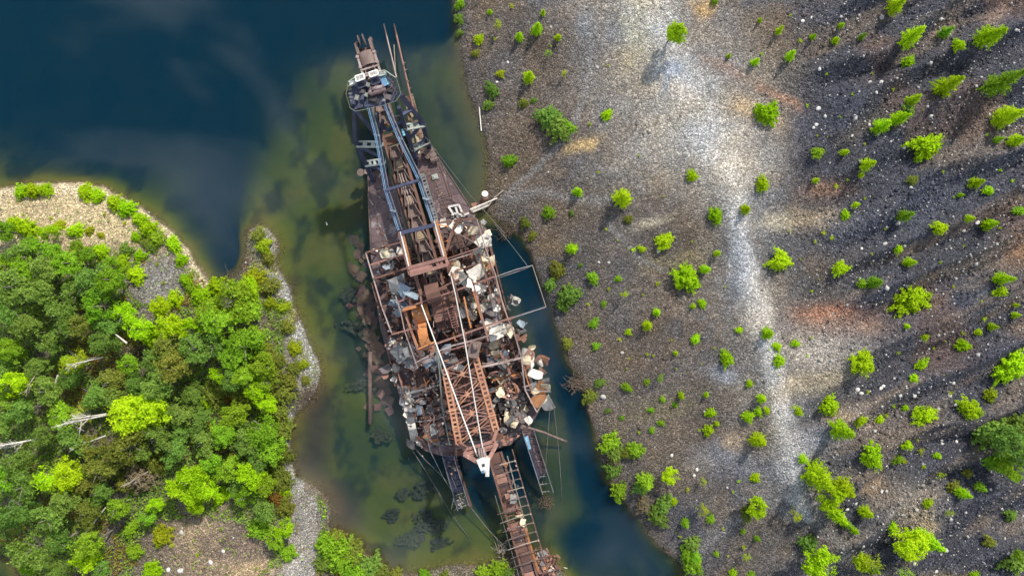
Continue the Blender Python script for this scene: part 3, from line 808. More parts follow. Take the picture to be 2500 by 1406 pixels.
# strakes: ribs showing through the starboard plating and two rails along it
for i in range(17):
    t = i / 16; a, b = lerp(1038, 1092, t), lerp(400, 545, t)
    part('deck_stiffener', MB().beam(W(a, b, ZD + 0.06), W(a + lerp(14, 30, t), b - lerp(5, 9, t), ZD + 0.06), 0.10, 0.06), 'bucket')
for pts in ([(1073, 402), (1108, 505)], [(1062, 440), (1097, 524)]):
    part('deck_rail', MB().beam(W(*pts[0], ZD + 0.08), W(*pts[1], ZD + 0.08), 0.12, 0.1), 'rust')
for k in range(60):
    po = port_deck[:6] + port_deck[-3:] if R_.random() < .5 else star_deck[:8] + star_deck[-3:]
    for _ in range(40):
        a, b = R_.uniform(896, 1165), R_.uniform(370, 600)
        c_ = False; n_ = len(po)
        for i in range(n_):
            x1, y1 = po[i]; x2, y2 = po[(i + 1) % n_]
            if (y1 > b) != (y2 > b) and a < (x2 - x1) * (b - y1) / (y2 - y1) + x1: c_ = not c_
        if c_: break
    else: continue
    an = R_.uniform(0, 3.14); ln = R_.uniform(.15, .7)
    c = W(a, b, ZD + .08); d_ = Vector((math.cos(an), math.sin(an), 0)) * ln
    part('deck_scrap', MB().beam(c - d_, c + d_, R_.uniform(.06, .3), .08), R_.choice(['bucket', 'rust', 'sheetg', 'deck', 'rod']))
# edge coamings
def edge(pts, z, w, h, mat, name='coaming'):
    q = MB()
    for a, b in zip(pts[:-1], pts[1:]): q.beam(W(*a, z), W(*b, z), w, h)
    return part(name, q, mat)
edge([(1019, 406), (1033, 461), (1055, 541), (1077, 621), (1091, 700)], ZD + 0.2, 0.22, 0.4, 'bucket')
edge([(949, 424), (969, 471), (991, 561), (1016, 661)], ZD + 0.2, 0.22, 0.4, 'bucket')
edge([(900, 440), (901, 520), (905, 600)], ZD + 0.08, 0.12, 0.14, 'bucket')
edge([(1070, 386), (1107, 441), (1150, 508)], ZD + 0.08, 0.12, 0.14, 'bucket')
# strip of wet grating right of the well
q = MB()
for i in range(16):
    t = i / 15; q.beam(W(lerp(1026, 1066, t), lerp(430, 570, t), 1.5), W(lerp(1037, 1077, t), lerp(427, 566, t), 1.5), 0.3 if i % 3 else .6, 0.1)
q.beam(W(1026, 430, 1.5), W(1066, 570, 1.5), 0.16, 0.2); q.beam(W(1037, 427, 1.5), W(1077, 566, 1.5), 0.16, 0.2)
part('gangway_grating', q, 'sheetg')

# ---- bucket ladder: girder, rollers and the endless chain of buckets on it
def ladder_pt(t, off=0.0, dz=0.0):
    """t 0 = lower tumbler beyond the bow, 1 = upper tumbler amidships"""
    a, b = lerp(886, 1066, t), lerp(108, 700, t)
    z = lerp(4.6, 7.6, t) + dz
    p = W(a, b, z)
    d = (W(1066, 700, 7.6) - W(886, 108, 4.6)).normalized()
    x = d.cross(Vector((0, 0, 1))).normalized()
    return p - x * (off * -1), d, x
lad = MB()
for off in (-1.1, 1.1):
    a, d, x = ladder_pt(0.02, off, -0.5); b, _, _ = ladder_pt(1.0, off, -0.5)
    lad.beam(a, b, 0.28, 1.5)
for i in range(40):
    a, d, x = ladder_pt(0.03 + 0.96 * i / 39, -1.1, -0.75); b, _, _ = ladder_pt(0.03 + 0.96 * i / 39, 1.1, -0.75)
    lad.beam(a, b, 0.4 if i % 3 else 0.9, 0.25)
ladder = part('bucket_ladder', lad, 'rust')
def bucket_mesh():
    q = MB(); n = 8
    # a scoop: curved shell, thick lip at the front, hinge lugs at the back
    prof = []
    for i in range(n + 1):
        a = math.pi * (0.02 + 0.96 * i / n)
        prof.append((-math.cos(a) * 0.86, -math.sin(a) * 0.78))
    def ring(y, k, dz):
        return [Vector((p[0] * k, y, p[1] * k + dz)) for p in prof]
    rings = [ring(0.78, 1.0, 0.55), ring(0.3, 1.0, 0.5), ring(-0.35, 0.86, 0.5), ring(-0.72, 0.55, 0.55)]
    v = [p for r in rings for p in r]; m = n + 1
    f = []
    for j in range(3):
        for i in range(n):
            f.append((j * m + i, j * m + i + 1, (j + 1) * m + i + 1, (j + 1) * m + i))
    f.append(tuple(3 * m + i for i in range(m)))
    q.add(v, f)
    rings2 = [ring(0.78, 0.9, 0.55), ring(0.3, 0.9, 0.55), ring(-0.35, 0.76, 0.55), ring(-0.66, 0.45, 0.55)]
    v = [p for r in rings2 for p in r]
    q.add(v, [tuple(reversed(t)) for t in f])
    q.tube([p + Vector((0, 0.02, 0)) for p in rings[0]], 0.09, 6)
    for s in (-1, 1):
        q.beam((0.86 * s, 0.78, 0.55), (0.48 * s, -0.72, 0.55), 0.13, 0.14)
        q.beam((0.5 * s, -0.6, 0.1), (0.5 * s, -1.05, -0.05), 0.2, 0.4)
    q.tube([(-0.95, -1.0, 0.0), (0.95, -1.0, 0.0)], 0.13, 8)
    return mesh_of('bucket', q, M['bucket'])
def soil_mesh():
    q = MB(); rr = random.Random(3); n = 7
    v = []
    for j in range(n):
        for i in range(n):
            x = lerp(-0.62, 0.62, i / (n - 1)) * lerp(0.65, 1.1, j / (n - 1)); y = lerp(-0.6, 0.62, j / (n - 1))
            v.append((x, y, 0.26 + 0.1 * rr.random() - 0.12 * (x * x + y * y)))
    q.add(v, [(j * n + i, j * n + i + 1, (j + 1) * n + i + 1, (j + 1) * n + i) for j in range(n - 1) for i in range(n - 1)])
    return mesh_of('silt', q, M['soil'], True)
bk = bucket_mesh(); sm2 = soil_mesh()
def place(me, p, d, x, parent, name, sc=1.0):
    o = bpy.data.objects.new(name, me); COL.objects.link(o)
    u = x.cross(d).normalized()
    m4 = Matrix((( x.x, d.x, u.x, p.x), (x.y, d.y, u.y, p.y), (x.z, d.z, u.z, p.z), (0, 0, 0, 1))) @ Matrix.Diagonal((sc, sc, sc, 1))
    o.parent = parent
    o.matrix_parent_inverse = parent_inv(dredge) if parent.parent else parent_inv(parent)
    o.matrix_basis = m4
    return o
# ladder is a child of the dredge: its own verts are in world space, so sub-parts take the same frame
def sub(name, mb, mat, parent, smooth=False):
    me = mesh_of(name, mb, M[mat] if isinstance(mat, str) else mat, smooth)
    o = bpy.data.objects.new(name, me); COL.objects.link(o)
    o.parent = parent
    return o
def subplace(me, p, d, x, parent, name, sc=1.0):
    o = bpy.data.objects.new(name, me); COL.objects.link(o)
    u = x.cross(d).normalized()
    o.parent = parent
    o.matrix_basis = Matrix(((x.x, d.x, u.x, p.x), (x.y, d.y, u.y, p.y), (x.z, d.z, u.z, p.z), (0, 0, 0, 1))) @ Matrix.Diagonal((sc, sc, sc, 1))
    return o
NB = 20
for i in range(NB):
    t = 0.06 + 0.92 * i / (NB - 1)
    p, d, x = ladder_pt(t, 0, 0.35)
    if 6 <= i <= 7: continue
    subplace(bk, p, d, x, ladder, 'bucket')
    if i % 3 == 0: subplace(sm2, p, d, x, ladder, 'silt')
for t in (0.53, 0.60):
    for off in (-0.3, 0.1, 0.45):
        a, d, x = ladder_pt(t, off, 0.7); b, _, _ = ladder_pt(t + 0.06, off, 0.7)
        sub('roller_bar', MB().tube([a, b], 0.07, 6), 'rod', ladder)
# tip of the ladder: paired sheaves, cheek plates, bleached side rails
tip, d, x = ladder_pt(0.0, 0, 0.5)
u = x.cross(d).normalized()
for off in (-0.4, 0.3):
    q = MB(); c = tip - d * 0.3 + x * off + u * 0.5
    n = 20; ring = []
    for sgn in (-0.06, 0.06):
        for k in range(n):
            a = 2 * math.pi * k / n
            ring.append(c + x * sgn + (d * math.cos(a) + u * math.sin(a)) * 0.85)
    f = [tuple(range(n)), tuple(reversed(range(n, 2 * n)))] + [(k, k + n, (k + 1) % n + n, (k + 1) % n) for k in range(n)]
    q.add(ring, f)
    sub('sheave', q, 'bucket', ladder)
for off in (-1.15, 0.95):
    q = MB(); c = tip + x * off
    q.beam(c - d * 0.2, c + d * 1.6, 0.4, 1.2, u); q.beam(c + d * 0.6 + x * 0.2, c - d * 0.5 - x * 0.25, 0.35, 0.7, u)
    sub('cheek_plate', q, 'bucket', ladder)
for off in (-1.25, 1.25):
    a, _, _ = ladder_pt(0.045, off, 0.6); b, _, _ = ladder_pt(0.17, off, 0.6)
    q = MB().beam(a, b, 0.3, 0.6)
    for k in range(4): 
        c = lerp(a, b, k / 3); q.box(c + Vector((0, 0, .1)), 0.45, 0.4, 0.7, -0.27)
    sub('side_rail', q, 'rod', ladder)
a, _, _ = ladder_pt(0.035, 0, 0.65); 
q = MB()
n = 10
v = []
for j in range(2):
    for k in range(n):
        w_ = math.pi * (k / (n - 1)); pp, _, _ = ladder_pt(0.035 + 0.055 * j, 0, 0.65)
        v.append(pp + x * (-math.cos(w_) * 1.1) + u * (math.sin(w_) * 0.7))
q.add(v, [(k, k + 1, n + k + 1, n + k) for k in range(n - 1)])
sub('tumbler_guard', q, 'bucket', ladder)
for t in (0.098, 0.125, 0.155):
    a, _, _ = ladder_pt(t, -1.2, 0.85); b, _, _ = ladder_pt(t, 1.2, 0.85)
    sub('cross_tie', MB().beam(a, b, 0.22, 0.3), 'rod', ladder)

# ---- navy bow gantry leaning forward over the well
ZT = 15.5
legs = MB()
Lf, Lk, Lt = W(912, 442, ZD), W(868, 345, 9.5), W(866, 262, ZT)
Rf, Rk, Rt = W(1050, 368, ZD), W(1032, 300, 9.5), W(978, 232, ZT)
Li_f, Li_t = W(941, 408, 6.0), W(918, 278, ZT)
Ri_f, Ri_t = W(1014, 384, 6.0), W(974, 262, ZT)
for a, b in ((Lf, Lk), (Lk, Lt), (Rf, Rk), (Rk, Rt)): legs.beam(a, b, 0.62, 0.6)
legs.beam(Li_f, Li_t, 0.26, 0.35); legs.beam(Ri_f, Ri_t, 0.45, 0.5)
legs.beam(Li_f, W(945, 425, ZD), 0.5, 0.5); legs.beam(Ri_f, W(1016, 396, ZD), 0.5, 0.5)
gantry = part('bow_gantry', legs, 'navy', label='navy blue braced gantry standing over the bow')
def along(a, b, t): return a + (b - a) * t
for (p0, p1, n, mat) in ((along(Lf, Lk, .93), along(Li_f, Li_t, .45), 3, 'pale_green'), (along(Lf, Lk, .45), along(Li_f, Li_t, .12), 4, 'pale_green'),
                         (along(Rf, Rk, .95), along(Ri_f, Ri_t, .62), 3, 'pale_green'), (along(Rf, Rk, .35), along(Ri_f, Ri_t, .18), 3, 'rail')):
    sub('perforated_tie', MB().perforated(p0, p1, 0.95, 0.35, n), mat, gantry)
for (p0, p1, w) in ((along(Lk, Lt, .95), along(Li_f, Li_t, .52), .6), (along(Lf, Lk, .88), along(Li_f, Li_t, .18), .5), (along(Lf, Lk, .42), along(Li_f, Li_t, -0.1), .45),
                    (along(Rk, Rt, .5), along(Ri_f, Ri_t, .85), .5), (along(Rk, Rt, .02), along(Ri_f, Ri_t, .38), .55), (along(Rf, Rk, .55), along(Ri_f, Ri_t, .05), .5),
                    (along(Li_f, Li_t, .8), W(948, 318, 11), .5), (W(948, 318, 11), along(Ri_f, Ri_t, .75), .5), (along(Li_f, Li_t, .55), W(935, 292, 14), .4)):
    sub('brace', MB().ibeam(p0, p1, w * .85, 0.5), 'navy', gantry)
# dark lattice walkway between the right legs with rungs
for i in range(18):
    t = i / 17; a = lerp(W(964, 285, 8), W(1006, 395, 3), t); b = lerp(W(976, 283, 8), W(1016, 392, 3), t)
    sub('rung', MB().beam(a, b, 0.16, 0.12), 'darksteel', gantry)
for (a, b) in (((963, 285), (1006, 396)), ((977, 282), (1017, 392))):
    sub('stringer', MB().beam(W(*a, 8), W(*b, 3), 0.25, 0.5), 'darksteel', gantry)
# head platform
plat = [(862, 206), (884, 196), (941, 183), (962, 196), (974, 226), (962, 250), (930, 262), (868, 268), (856, 262), (850, 232)]
for poly_ in ([(858, 208), (880, 200), (886, 262), (868, 266), (857, 258), (852, 232)], [(884, 199), (930, 186), (938, 256), (890, 262)], [(934, 186), (942, 184), (961, 197), (972, 226), (960, 248), (942, 254)]):
    sub('platform_deck', MB().slab(P(poly_, ZT), 0.3), 'navy', gantry)
for k in range(7):
    t = k / 6; sub('platform_joist', MB().beam(W(lerp(847, 858, t), lerp(212, 264, t), ZT - .05), W(lerp(858, 868, t), lerp(208, 268, t), ZT - .05), .12, .15), 'rail', gantry)
q = MB()
for a, b in (((853, 203), (862, 200)), ((862, 200), (868, 198)), ((925, 184), (945, 176))): pass
sub('platform_cap', MB().slab(P([(852, 200), (866, 195), (868, 203), (854, 209)], ZT + 0.9), 0.5), 'pale_green', gantry)
sub('platform_cap', MB().slab(P([(922, 181), (940, 174), (944, 182), (924, 187)], ZT + 0.9), 0.5), 'pale_green', gantry)
def grille(c0, c1, c2, c3, z, mat, slats, smat):
    """an upright slotted screen seen from above: frame and each slat"""
    A, B, C_, D = W(*c0, z), W(*c1, z), W(*c2, z), W(*c3, z)
    fr = MB()
    for a, b in ((A, B), (B, C_), (C_, D), (D, A)): fr.beam(a, b, 0.14, 0.22)
    f = sub('screen_frame', fr, mat, gantry)
    for i in range(1, slats):
        t = i / slats
        sub('screen_slat', MB().beam(lerp(A, B, t), lerp(D, C_, t), 0.05, 0.16), smat, gantry)
grille((867, 187), (888, 180), (891, 192), (870, 200), ZT + 1.4, 'whitepaint', 9, 'whitepaint')
grille((901, 178), (921, 171), (924, 182), (904, 189), ZT + 1.4, 'whitepaint', 9, 'whitepaint')
grille((872, 203), (894, 196), (898, 209), (876, 217), ZT + 0.7, 'navy', 8, 'navy')
grille((906, 194), (926, 187), (930, 201), (909, 208), ZT + 0.7, 'navy', 8, 'navy')
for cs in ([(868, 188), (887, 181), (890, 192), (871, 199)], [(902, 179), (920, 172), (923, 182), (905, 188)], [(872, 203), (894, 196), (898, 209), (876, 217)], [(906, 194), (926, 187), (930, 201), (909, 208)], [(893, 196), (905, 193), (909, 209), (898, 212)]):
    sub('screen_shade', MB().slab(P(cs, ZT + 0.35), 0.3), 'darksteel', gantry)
# blue wing with spray-painted squiggles
sub('wing_plate', MB().slab(P([(926, 186), (938, 182), (950, 206), (936, 212), (930, 200)], ZT + 0.55), 0.2), 'blue', gantry)
pts = []
for i in range(14):
    t = i / 13; a = lerp(935, 947, t) + 3.2 * math.sin(i * 2.2); b = lerp(184, 205, t) + 1.5 * math.cos(i * 2.9)
    pts.append(W(a, b, ZT + 0.6))
gq = MB()
for a, b in zip(pts[:-1], pts[1:]): gq.beam(a, b, 0.16, 0.03)
sub('graffiti', gq, 'cyan', gantry)
for k, (a, b) in enumerate(((982, 318), (984, 324), (986, 330))):
    sub('graffiti', MB().beam(W(a - 2, b, 6.6), W(a + 3, b - 2, 6.6), 0.28, 0.05), 'cyan', gantry)
for i in range(3):
    a = lerp(983, 987, i / 2)
sub('graffiti_board', MB().slab(P([(979, 314), (987, 312), (990, 332), (982, 334)], 6.5), 0.15), 'navy', gantry)
# machinery on the platform
for (a, b, w_, d_, h_2, m_) in ((886, 224, 0.7, 0.6, 0.4, 'sheetd'), (894, 232, 0.6, 0.6, 0.4, 'rail'), (886, 238, 0.5, 0.9, 0.3, 'navy'), (905, 222, 0.5, 1.2, 0.5, 'deck'), (918, 218, 0.5, 1.4, 0.6, 'deck'), (872, 240, 0.5, 0.7, 0.5, 'rail'), (947, 238, 0.9, 0.7, 0.3, 'sheetd'),
                                    (952, 222, 0.8, 0.5, 0.3, 'darksteel'), (958, 208, 0.4, 1.0, 0.25, 'sheetd'), (900, 209, 0.5, .5, 0.9, 'rail'), (912, 240, 1.6, 1.2, 0.2, 'darksteel'), (938, 246, .4, .4, .4, 'sheetg'), (864, 252, .6, .5, .4, 'navy')):
    mb_ = MB().box(W(a, b, ZT + h_2 / 2 + 0.05), w_, d_, h_2, -0.25); mb_.box(W(a, b, ZT + h_2 + 0.1), w_ * 0.6, d_ * 0.7, 0.25, -0.25)
    sub('winch_housing', mb_, m_, gantry)
for (a, b) in ((926, 214), (931, 222), (921, 226)):
    c = W(a, b, ZT + 0.7); sub('hoist_drum', MB().tube([c - Vector((.9, .25, 0)), c + Vector((.6, .16, 0))], 0.26, 12), 'deck', gantry)
rail_pts = [(850, 200), (845, 230), (855, 264), (868, 272), (900, 266), (935, 258), (966, 247), (979, 230), (972, 205), (966, 189), (950, 184)]
for a, b in zip(rail_pts[:-1], rail_pts[1:]):
    q = MB()
    q.beam(W(*a, ZT + 1.1), W(*b, ZT + 1.1), 0.05, 0.05); q.beam(W(*a, ZT + .5), W(*b, ZT + .5), 0.03, 0.03)
    q.beam(W(*a, ZT), W(*a, ZT + 1.15), 0.09)
    sub('railing', q, 'rail', gantry)
q = MB()
for a, b in ((( 850, 200), (868, 188)), ((868, 188), (905, 176)), ((905, 176), (940, 172)), ((940, 172), (966, 190)), ((966, 190), (955, 203)), ((955, 203), (966, 190))): q.beam(W(*a, ZT + 1.2), W(*b, ZT + 1.2), 0.07, 0.07)
sub('head_rail', q, 'pale_green', gantry)

# ---- light-blue stay rods from the gantry head to the midships posts
def stays(path, n, gap, mat):
    for k in range(n):
        o = (k - (n - 1) / 2) * gap
        pts = [W(a + o * 1.1, b + o * -0.25, z) for a, b, z in path]
        part('stay_rod', MB().tube(pts, 0.055, 6), ('blue', 'blue', 'navy', 'sheetb')[k] if n == 4 else mat)
stays([(898, 247, ZT), (920, 330, 14.6), (944, 464, 13.4), (976, 562, 12.4)], 4, 3.2, 'blue')
stays([(934, 236, ZT), (976, 338, 14.6), (1022, 432, 13.4), (1058, 540, 12.4)], 4, 3.2, 'blue')
part('stay_spreader', MB().ibeam(W(942, 465, 13.3), W(1024, 440, 13.3), 0.36, 0.5), 'navy')
part('stay_spreader', MB().ibeam(W(980, 569, 12.2), W(1062, 549, 12.2), 0.5, 0.5), 'navy')
for (a, b) in ((920, 330), (976, 338), (944, 464), (1022, 432), (960, 515), (1040, 486)):
    c = W(a, b, 14.0 if b < 400 else 13.2); part('rod_clamp', MB().box(c, 0.9, 0.25, 0.3, -0.3), 'sheetb')

# ---- midships posts and the heavy box beam between them
for (a, b, c, d) in ((978, 566, 1000, 656), (1060, 538, 1086, 632)):
    for k in (-1, 0, 1):
        part('raking_post', MB().beam(W(a + k * 5, b - k * 1.3, 12.2), W(c + k * 4, d - k, 10.4), 0.2, 0.4), ('rustpink', 'whitepaint', 'orange')[k + 1])
    part('post_foot', MB().beam(W(c, d, 10.4), W(c - 2, d + 4, ZD), 0.6, 0.6), 'rust')
bq = MB()
A1, A2 = W(996, 655, 10.6), W(1088, 630, 10.6); B1, B2 = W(1002, 672, 10.6), W(1094, 646, 10.6)
bq.beam(A1, A2, 0.45, 0.8); bq.beam(B1, B2, 0.45, 0.8)
bb = part('head_beam', bq, 'rustpink')
for i in range(8):
    t = i / 7
    sub('batten', MB().beam(lerp(A1, A2, t), lerp(B1, B2, min(1, t + 0.08 * (i % 2))), 0.4, 0.3), 'rustpink', bb)
sub('cover_plate', MB().slab([lerp(A1, A2, .02) + Vector((0, 0, .3)), lerp(A1, A2, .55) + Vector((0, 0, .3)), lerp(B1, B2, .55) + Vector((0, 0, .3)), lerp(B1, B2, .02) + Vector((0, 0, .3))], .15), 'rustpink', bb)

# ---- burnt-out deckhouse frame: purlins, eaves, posts
ZR = 8.2
def frame(pts, w, mat, name='purlin', h=None, post=None):
    p = [W(*q) for q in pts]
    for a, b in zip(p[:-1], p[1:]):
        w_ = w * .6; mb = MB().ibeam(a, b, w_, h or w_ * 1.3); part(name, mb, mat)
    if post:
        for a in p: part('column', MB().beam(a, (a.x, a.y, ZD), 0.2, 0.2), post)
z = ZR
frame([(893, 617, z), (938, 603, z), (980, 591, z)], 0.36, 'rust', post='rust')
frame([(893, 617, z), (912, 681, z), (932, 749, z), (956, 812, z)], 0.26, 'rod', 'eaves_rail', post='rust')
frame([(904, 647, z), (988, 620, z)], 0.36, 'rustpink')
frame([(912, 681, z), (995, 654, z)], 0.42, 'rust')
frame([(918, 686, z - 1), (944, 690, z - 1), (948, 740, z - 3)], 0.3, 'rust')
frame([(972, 737, z), (1030, 714, z), (1070, 706, z), (1120, 681, z)], 0.36, 'rustpink')
frame([(988, 752, z), (1110, 710, z), (1209, 675, z)], 0.42, 'rustpink')
frame([(984, 757, z), (1016, 748, z)], 0.6, 'orange')
frame([(932, 749, z), (944, 746, z)], 0.4, 'rust')
frame([(956, 816, z), (1006, 803, z)], 0.36, 'rustpink')
frame([(1018, 857, z), (1062, 840, z), (1194, 793, z), (1256, 774, z)], 0.46, 'rustpink')
frame([(1020, 852, z + .4), (1062, 834, z + .4)], 0.4, 'orange')
frame([(1013, 886, z), (1058, 862, z), (1106, 843, z), (1150, 832, z), (1194, 819, z)], 0.34, 'rod', 'sagging_beam')
frame([(1015, 889, z - .3), (1075, 861, z - .3), (1110, 851, z - .3), (1190, 824, z - .3)], 0.3, 'rustpink', 'sagging_beam')
frame([(980, 886, 4), (1000, 879, 4)], 0.3, 'sheetg')
frame([(1000, 958, 3.4), (1036, 950, 3.4), (1076, 938, 3.4)], 0.36, 'sheetg')
frame([(1022, 1029, 3), (1060, 1024, 3), (1092, 1014, 3.4)], 0.32, 'sheetg', 'sagging_beam')
frame([(1167, 897, 6.5), (1220, 886, 6.5), (1272, 873, 6.5)], 0.5, 'rod', 'purlin')
# right eaves and inner rail
frame([(1164, 534, z), (1184, 602, z), (1209, 668, z), (1226, 735, z)], 0.26, 'rod', 'eaves_rail', post='rust')
frame([(1226, 735, z), (1241, 781, z), (1256, 815, z), (1273, 872, 6.5), (1282, 951, 5.0), (1311, 1006, 4.0)], 0.3, 'rod', 'eaves_rail', post='rust')
frame([(1192, 630, z - 1), (1208, 680, z - 1), (1232, 760, z - 1)], 0.34, 'rustpink')
frame([(1172, 620, z), (1182, 660, z), (1205, 740, z)], 0.26, 'rust')
frame([(1145, 656, z), (1163, 720, z), (1179, 781, z), (1192, 832, z)], 0.42, 'rustpink')
frame([(1152, 700, z), (1176, 780, z)], 0.3, 'orange')
frame([(1092, 636, z + .4), (1112, 700, z + .4), (1122, 740, z + .4)], 0.36, 'rust')
frame([(1066, 546, z), (1120, 536, z), (1164, 534, z)], 0.4, 'rust', post='rust')
frame([(1066, 548, z), (1112, 556, z)], 0.3, 'orange'); frame([(1074, 560, z - .5), (1128, 540, z + .2)], 0.3, 'rust')
frame([(1124, 532, z + .3), (1104, 565, z - .2), (1090, 612, z - .4)], 0.62, 'rust', 'leaning_beam')
frame([(1090, 632, z), (1150, 612, z), (1180, 600, z)], 0.26, 'rustpink')
frame([(1096, 636, z - .3), (1150, 620, z - .3)], 0.22, 'rod')
frame([(1110, 662, z), (1180, 640, z)], 0.28, 'rust')
frame([(1112, 572, z), (1118, 570, z), (1156, 591, z - .5)], 0.16, 'rod', 'bent_pipe')
frame([(966, 722, z), (978, 760, z), (988, 808, z), (1020, 899, z)], 0.22, 'rod', 'slack_rod')
frame([(974, 728, z - 1), (990, 770, z - 1), (1020, 855, z - 1)], 0.34, 'rustpink')
frame([(984, 735, z - 2), (1002, 800, z - 2), (1024, 855, z - 2)], 0.3, 'orange')
frame([(1024, 705, z), (1030, 742, z)], 0.5, 'rustpink'); frame([(1012, 668, z), (1030, 720, z)], 0.8, 'rust')
frame([(1133, 724, z - 1), (1142, 770, z - 1), (1150, 800, z - 1)], 0.34, 'orange')
frame([(1276, 878, 5), (1288, 930, 4.6), (1300, 960, 4.4)], 0.3, 'orange')
frame([(1276, 945, 4.6), (1300, 938, 4.6)], 0.4, 'rod'); frame([(1282, 951, 4.6), (1345, 956, 4)], 0.22, 'sheetg'); frame([(1340, 962, 4.2), (1310, 1006, 4)], 0.26, 'wood')
frame([(1222, 860, 6), (1246, 912, 5)], 0.55, 'rustpink', 'fallen_pipe'); frame([(1246, 890, 4.5), (1210, 955, 3.4)], 0.5, 'rust', 'fallen_pipe')
frame([(1230, 870, 4), (1262, 1010, 3)], 0.24, 'rust')
# outrigger frame reaching over the water to the bank
frame([(1209, 676, z), (1260, 658, z - .6), (1300, 648, z - 1)], 0.24, 'sheetg', 'outrigger')
frame([(1200, 684, z - .3), (1292, 653, z - 1.2)], 0.16, 'rod', 'outrigger')
frame([(1300, 648, z - 1), (1333, 749, z - 1)], 0.15, 'rod', 'outrigger')
frame([(1333, 749, z - 1), (1256, 774, z - .2), (1241, 781, z)], 0.24, 'sheetg', 'outrigger')

# ---- bleached cables from midships over the stern truss to the stern head
for path in ([(1029, 744, 9), (1066, 843, 10.4), (1088, 903, 11.2), (1134, 1029, 12.8), (1166, 1114, 13.8)],
             [(1100, 670, 9), (1112, 720, 9.4), (1134, 830, 10.4), (1167, 1029, 12.8), (1181, 1108, 13.8)]):
    part('stay_cable', MB().tube([W(*p) for p in path], 0.085, 6), 'whitepaint')
for path in ([(1064, 848, 9), (1072, 900, 8), (1080, 1000, 6), (1098, 1086, 4)], [(1066, 850, 9), (1078, 905, 8), (1095, 950, 6.5)], [(1064, 846, 9), (1070, 880, 8.4), (1086, 1028, 5)]):
    part('slack_cable', MB().tube([W(*p) for p in path], 0.09, 5), 'rail')

# ---- orange stern truss: two perforated chords, cross-bracing with gussets
cl0, cl1 = W(1086, 903, 7.2), W(1121, 1084, 9.2)
cr0, cr1 = W(1160, 868, 7.2), W(1212, 1052, 9.2)
tq = MB(); tq.perforated(cl0, cl1, 0.92, 0.5, 17); tq.perforated(cr0, cr1, 0.92, 0.5, 17)
truss = part('stern_truss', tq, 'peach', label='orange perforated twin girder truss over the stern')
for (t0, t1) in ((0.0, 0.3), (0.3, 0.55), (0.55, 0.8), (0.8, 1.0)):
    a0, a1, b0, b1 = along(cl0, cl1, t0), along(cl0, cl1, t1), along(cr0, cr1, t0), along(cr0, cr1, t1)
    for k in (-0.25, 0.25):
        off = (cl1 - cl0).normalized() * k
        sub('diagonal', MB().beam(a0 + off, b1 + off, 0.12, 0.16), 'rustpink', truss); sub('diagonal', MB().beam(b0 + off, a1 + off, 0.12, 0.16), 'peach', truss)
    sub('crosspiece', MB().beam(a0, b0, 0.2, 0.2), 'rustpink', truss); sub('crosspiece', MB().beam(along(a0, a1, .5), along(b0, b1, .5), 0.14, 0.14), 'rustpink', truss)
    c = (a0 + a1 + b0 + b1) / 4 + Vector((0, 0, .12))
    pts = []
    for i in range(8):
        an = math.pi / 4 * i; rr = 0.6 if i % 2 == 0 else 0.25
        pts.append(c + Vector((math.cos(an + .55) * rr, math.sin(an + .55) * rr, 0)))
    sub('gusset', MB().slab(pts, 0.06), 'peach', truss)
    for e0, e1 in ((a0, a1), (b0, b1)):
        sub('collar_plate', MB().beam(along(e0, e1, -.04), along(e0, e1, .04), 1.1, 0.62), 'peach', truss)
for (a, b) in ((cl0, W(1082, 880, ZD)), (cr0, W(1150, 850, ZD)), (cl1, W(1116, 1078, ZD)), (cr1, W(1204, 1046, ZD))):
    sub('truss_post', MB().beam(a, b, 0.4, 0.4), 'rust', truss)
# lower lattice under the truss
for i in range(9):
    t = i / 8
    a = along(cl0, cl1, t) - Vector((0, 0, 3.0)); b = along(cr0, cr1, min(1, t + .1 * (i % 3))) - Vector((0, 0, 3.2))
    sub('lower_tie', MB().beam(a, b, 0.3, 0.3), 'rust', truss)
for s_, (a, b) in enumerate(((cl0, cl1), (cr0, cr1))):
    sub('lower_chord', MB().beam(a - Vector((0, 0, 3)), b - Vector((0, 0, 3)), 0.45, 0.5), 'rust', truss)
# right-hand sheave box at the head of the truss
part('sheave_box', MB().box(W(1158, 852, 7.8), 1.6, 2.4, 1.0, -0.26).tube([W(1156, 846, 8.6), W(1164, 844, 8.6)], 0.6, 12), 'bucket')

# ---- stern head: yoke and white peak
yk = MB()
ZK = 13.0
yk.beam(W(1134, 1108, ZK), W(1212, 1084, ZK), 0.4, 0.6); yk.beam(W(1138, 1096, ZK), W(1206, 1076, ZK), 0.32, 0.5)
yk.beam(W(1134, 1108, ZK), W(1168, 1128, ZK + 1), 0.5, 0.6); yk.beam(W(1212, 1084, ZK), W(1192, 1122, ZK + 1), 0.5, 0.6)
yk.beam(W(1150, 1112, ZK), W(1205, 1092, ZK), 0.3, 0.3); yk.beam(W(1140, 1100, ZK), W(1134, 1108, ZK), 0.5, 0.5); yk.beam(W(1204, 1076, ZK), W(1212, 1086, ZK), 0.5, 0.5)
head = part('stern_head', yk, 'rustpink', label='white tapering mast head over the stern with pink rusty yoke')
sub('peak_box', MB().slab(P([(1163, 1124), (1178, 1116), (1196, 1118), (1194, 1154), (1176, 1154), (1168, 1136)], ZK + 1.6), 1.2), 'whitepaint', head)
sub('peak_opening', MB().slab(P([(1176, 1133), (1183, 1131), (1184, 1138), (1177, 1140)], ZK + 1.64), 0.05), 'darksteel', head)
sub('blue_patch', MB().slab(P([(1175, 1149), (1182, 1147), (1183, 1154), (1177, 1155)], ZK + 1.66), 0.05), 'blue', head)
sub('peak_lug', MB().box(W(1190, 1153, ZK + 1.2), 0.5, 0.8, 1.0), 'whitepaint', head)
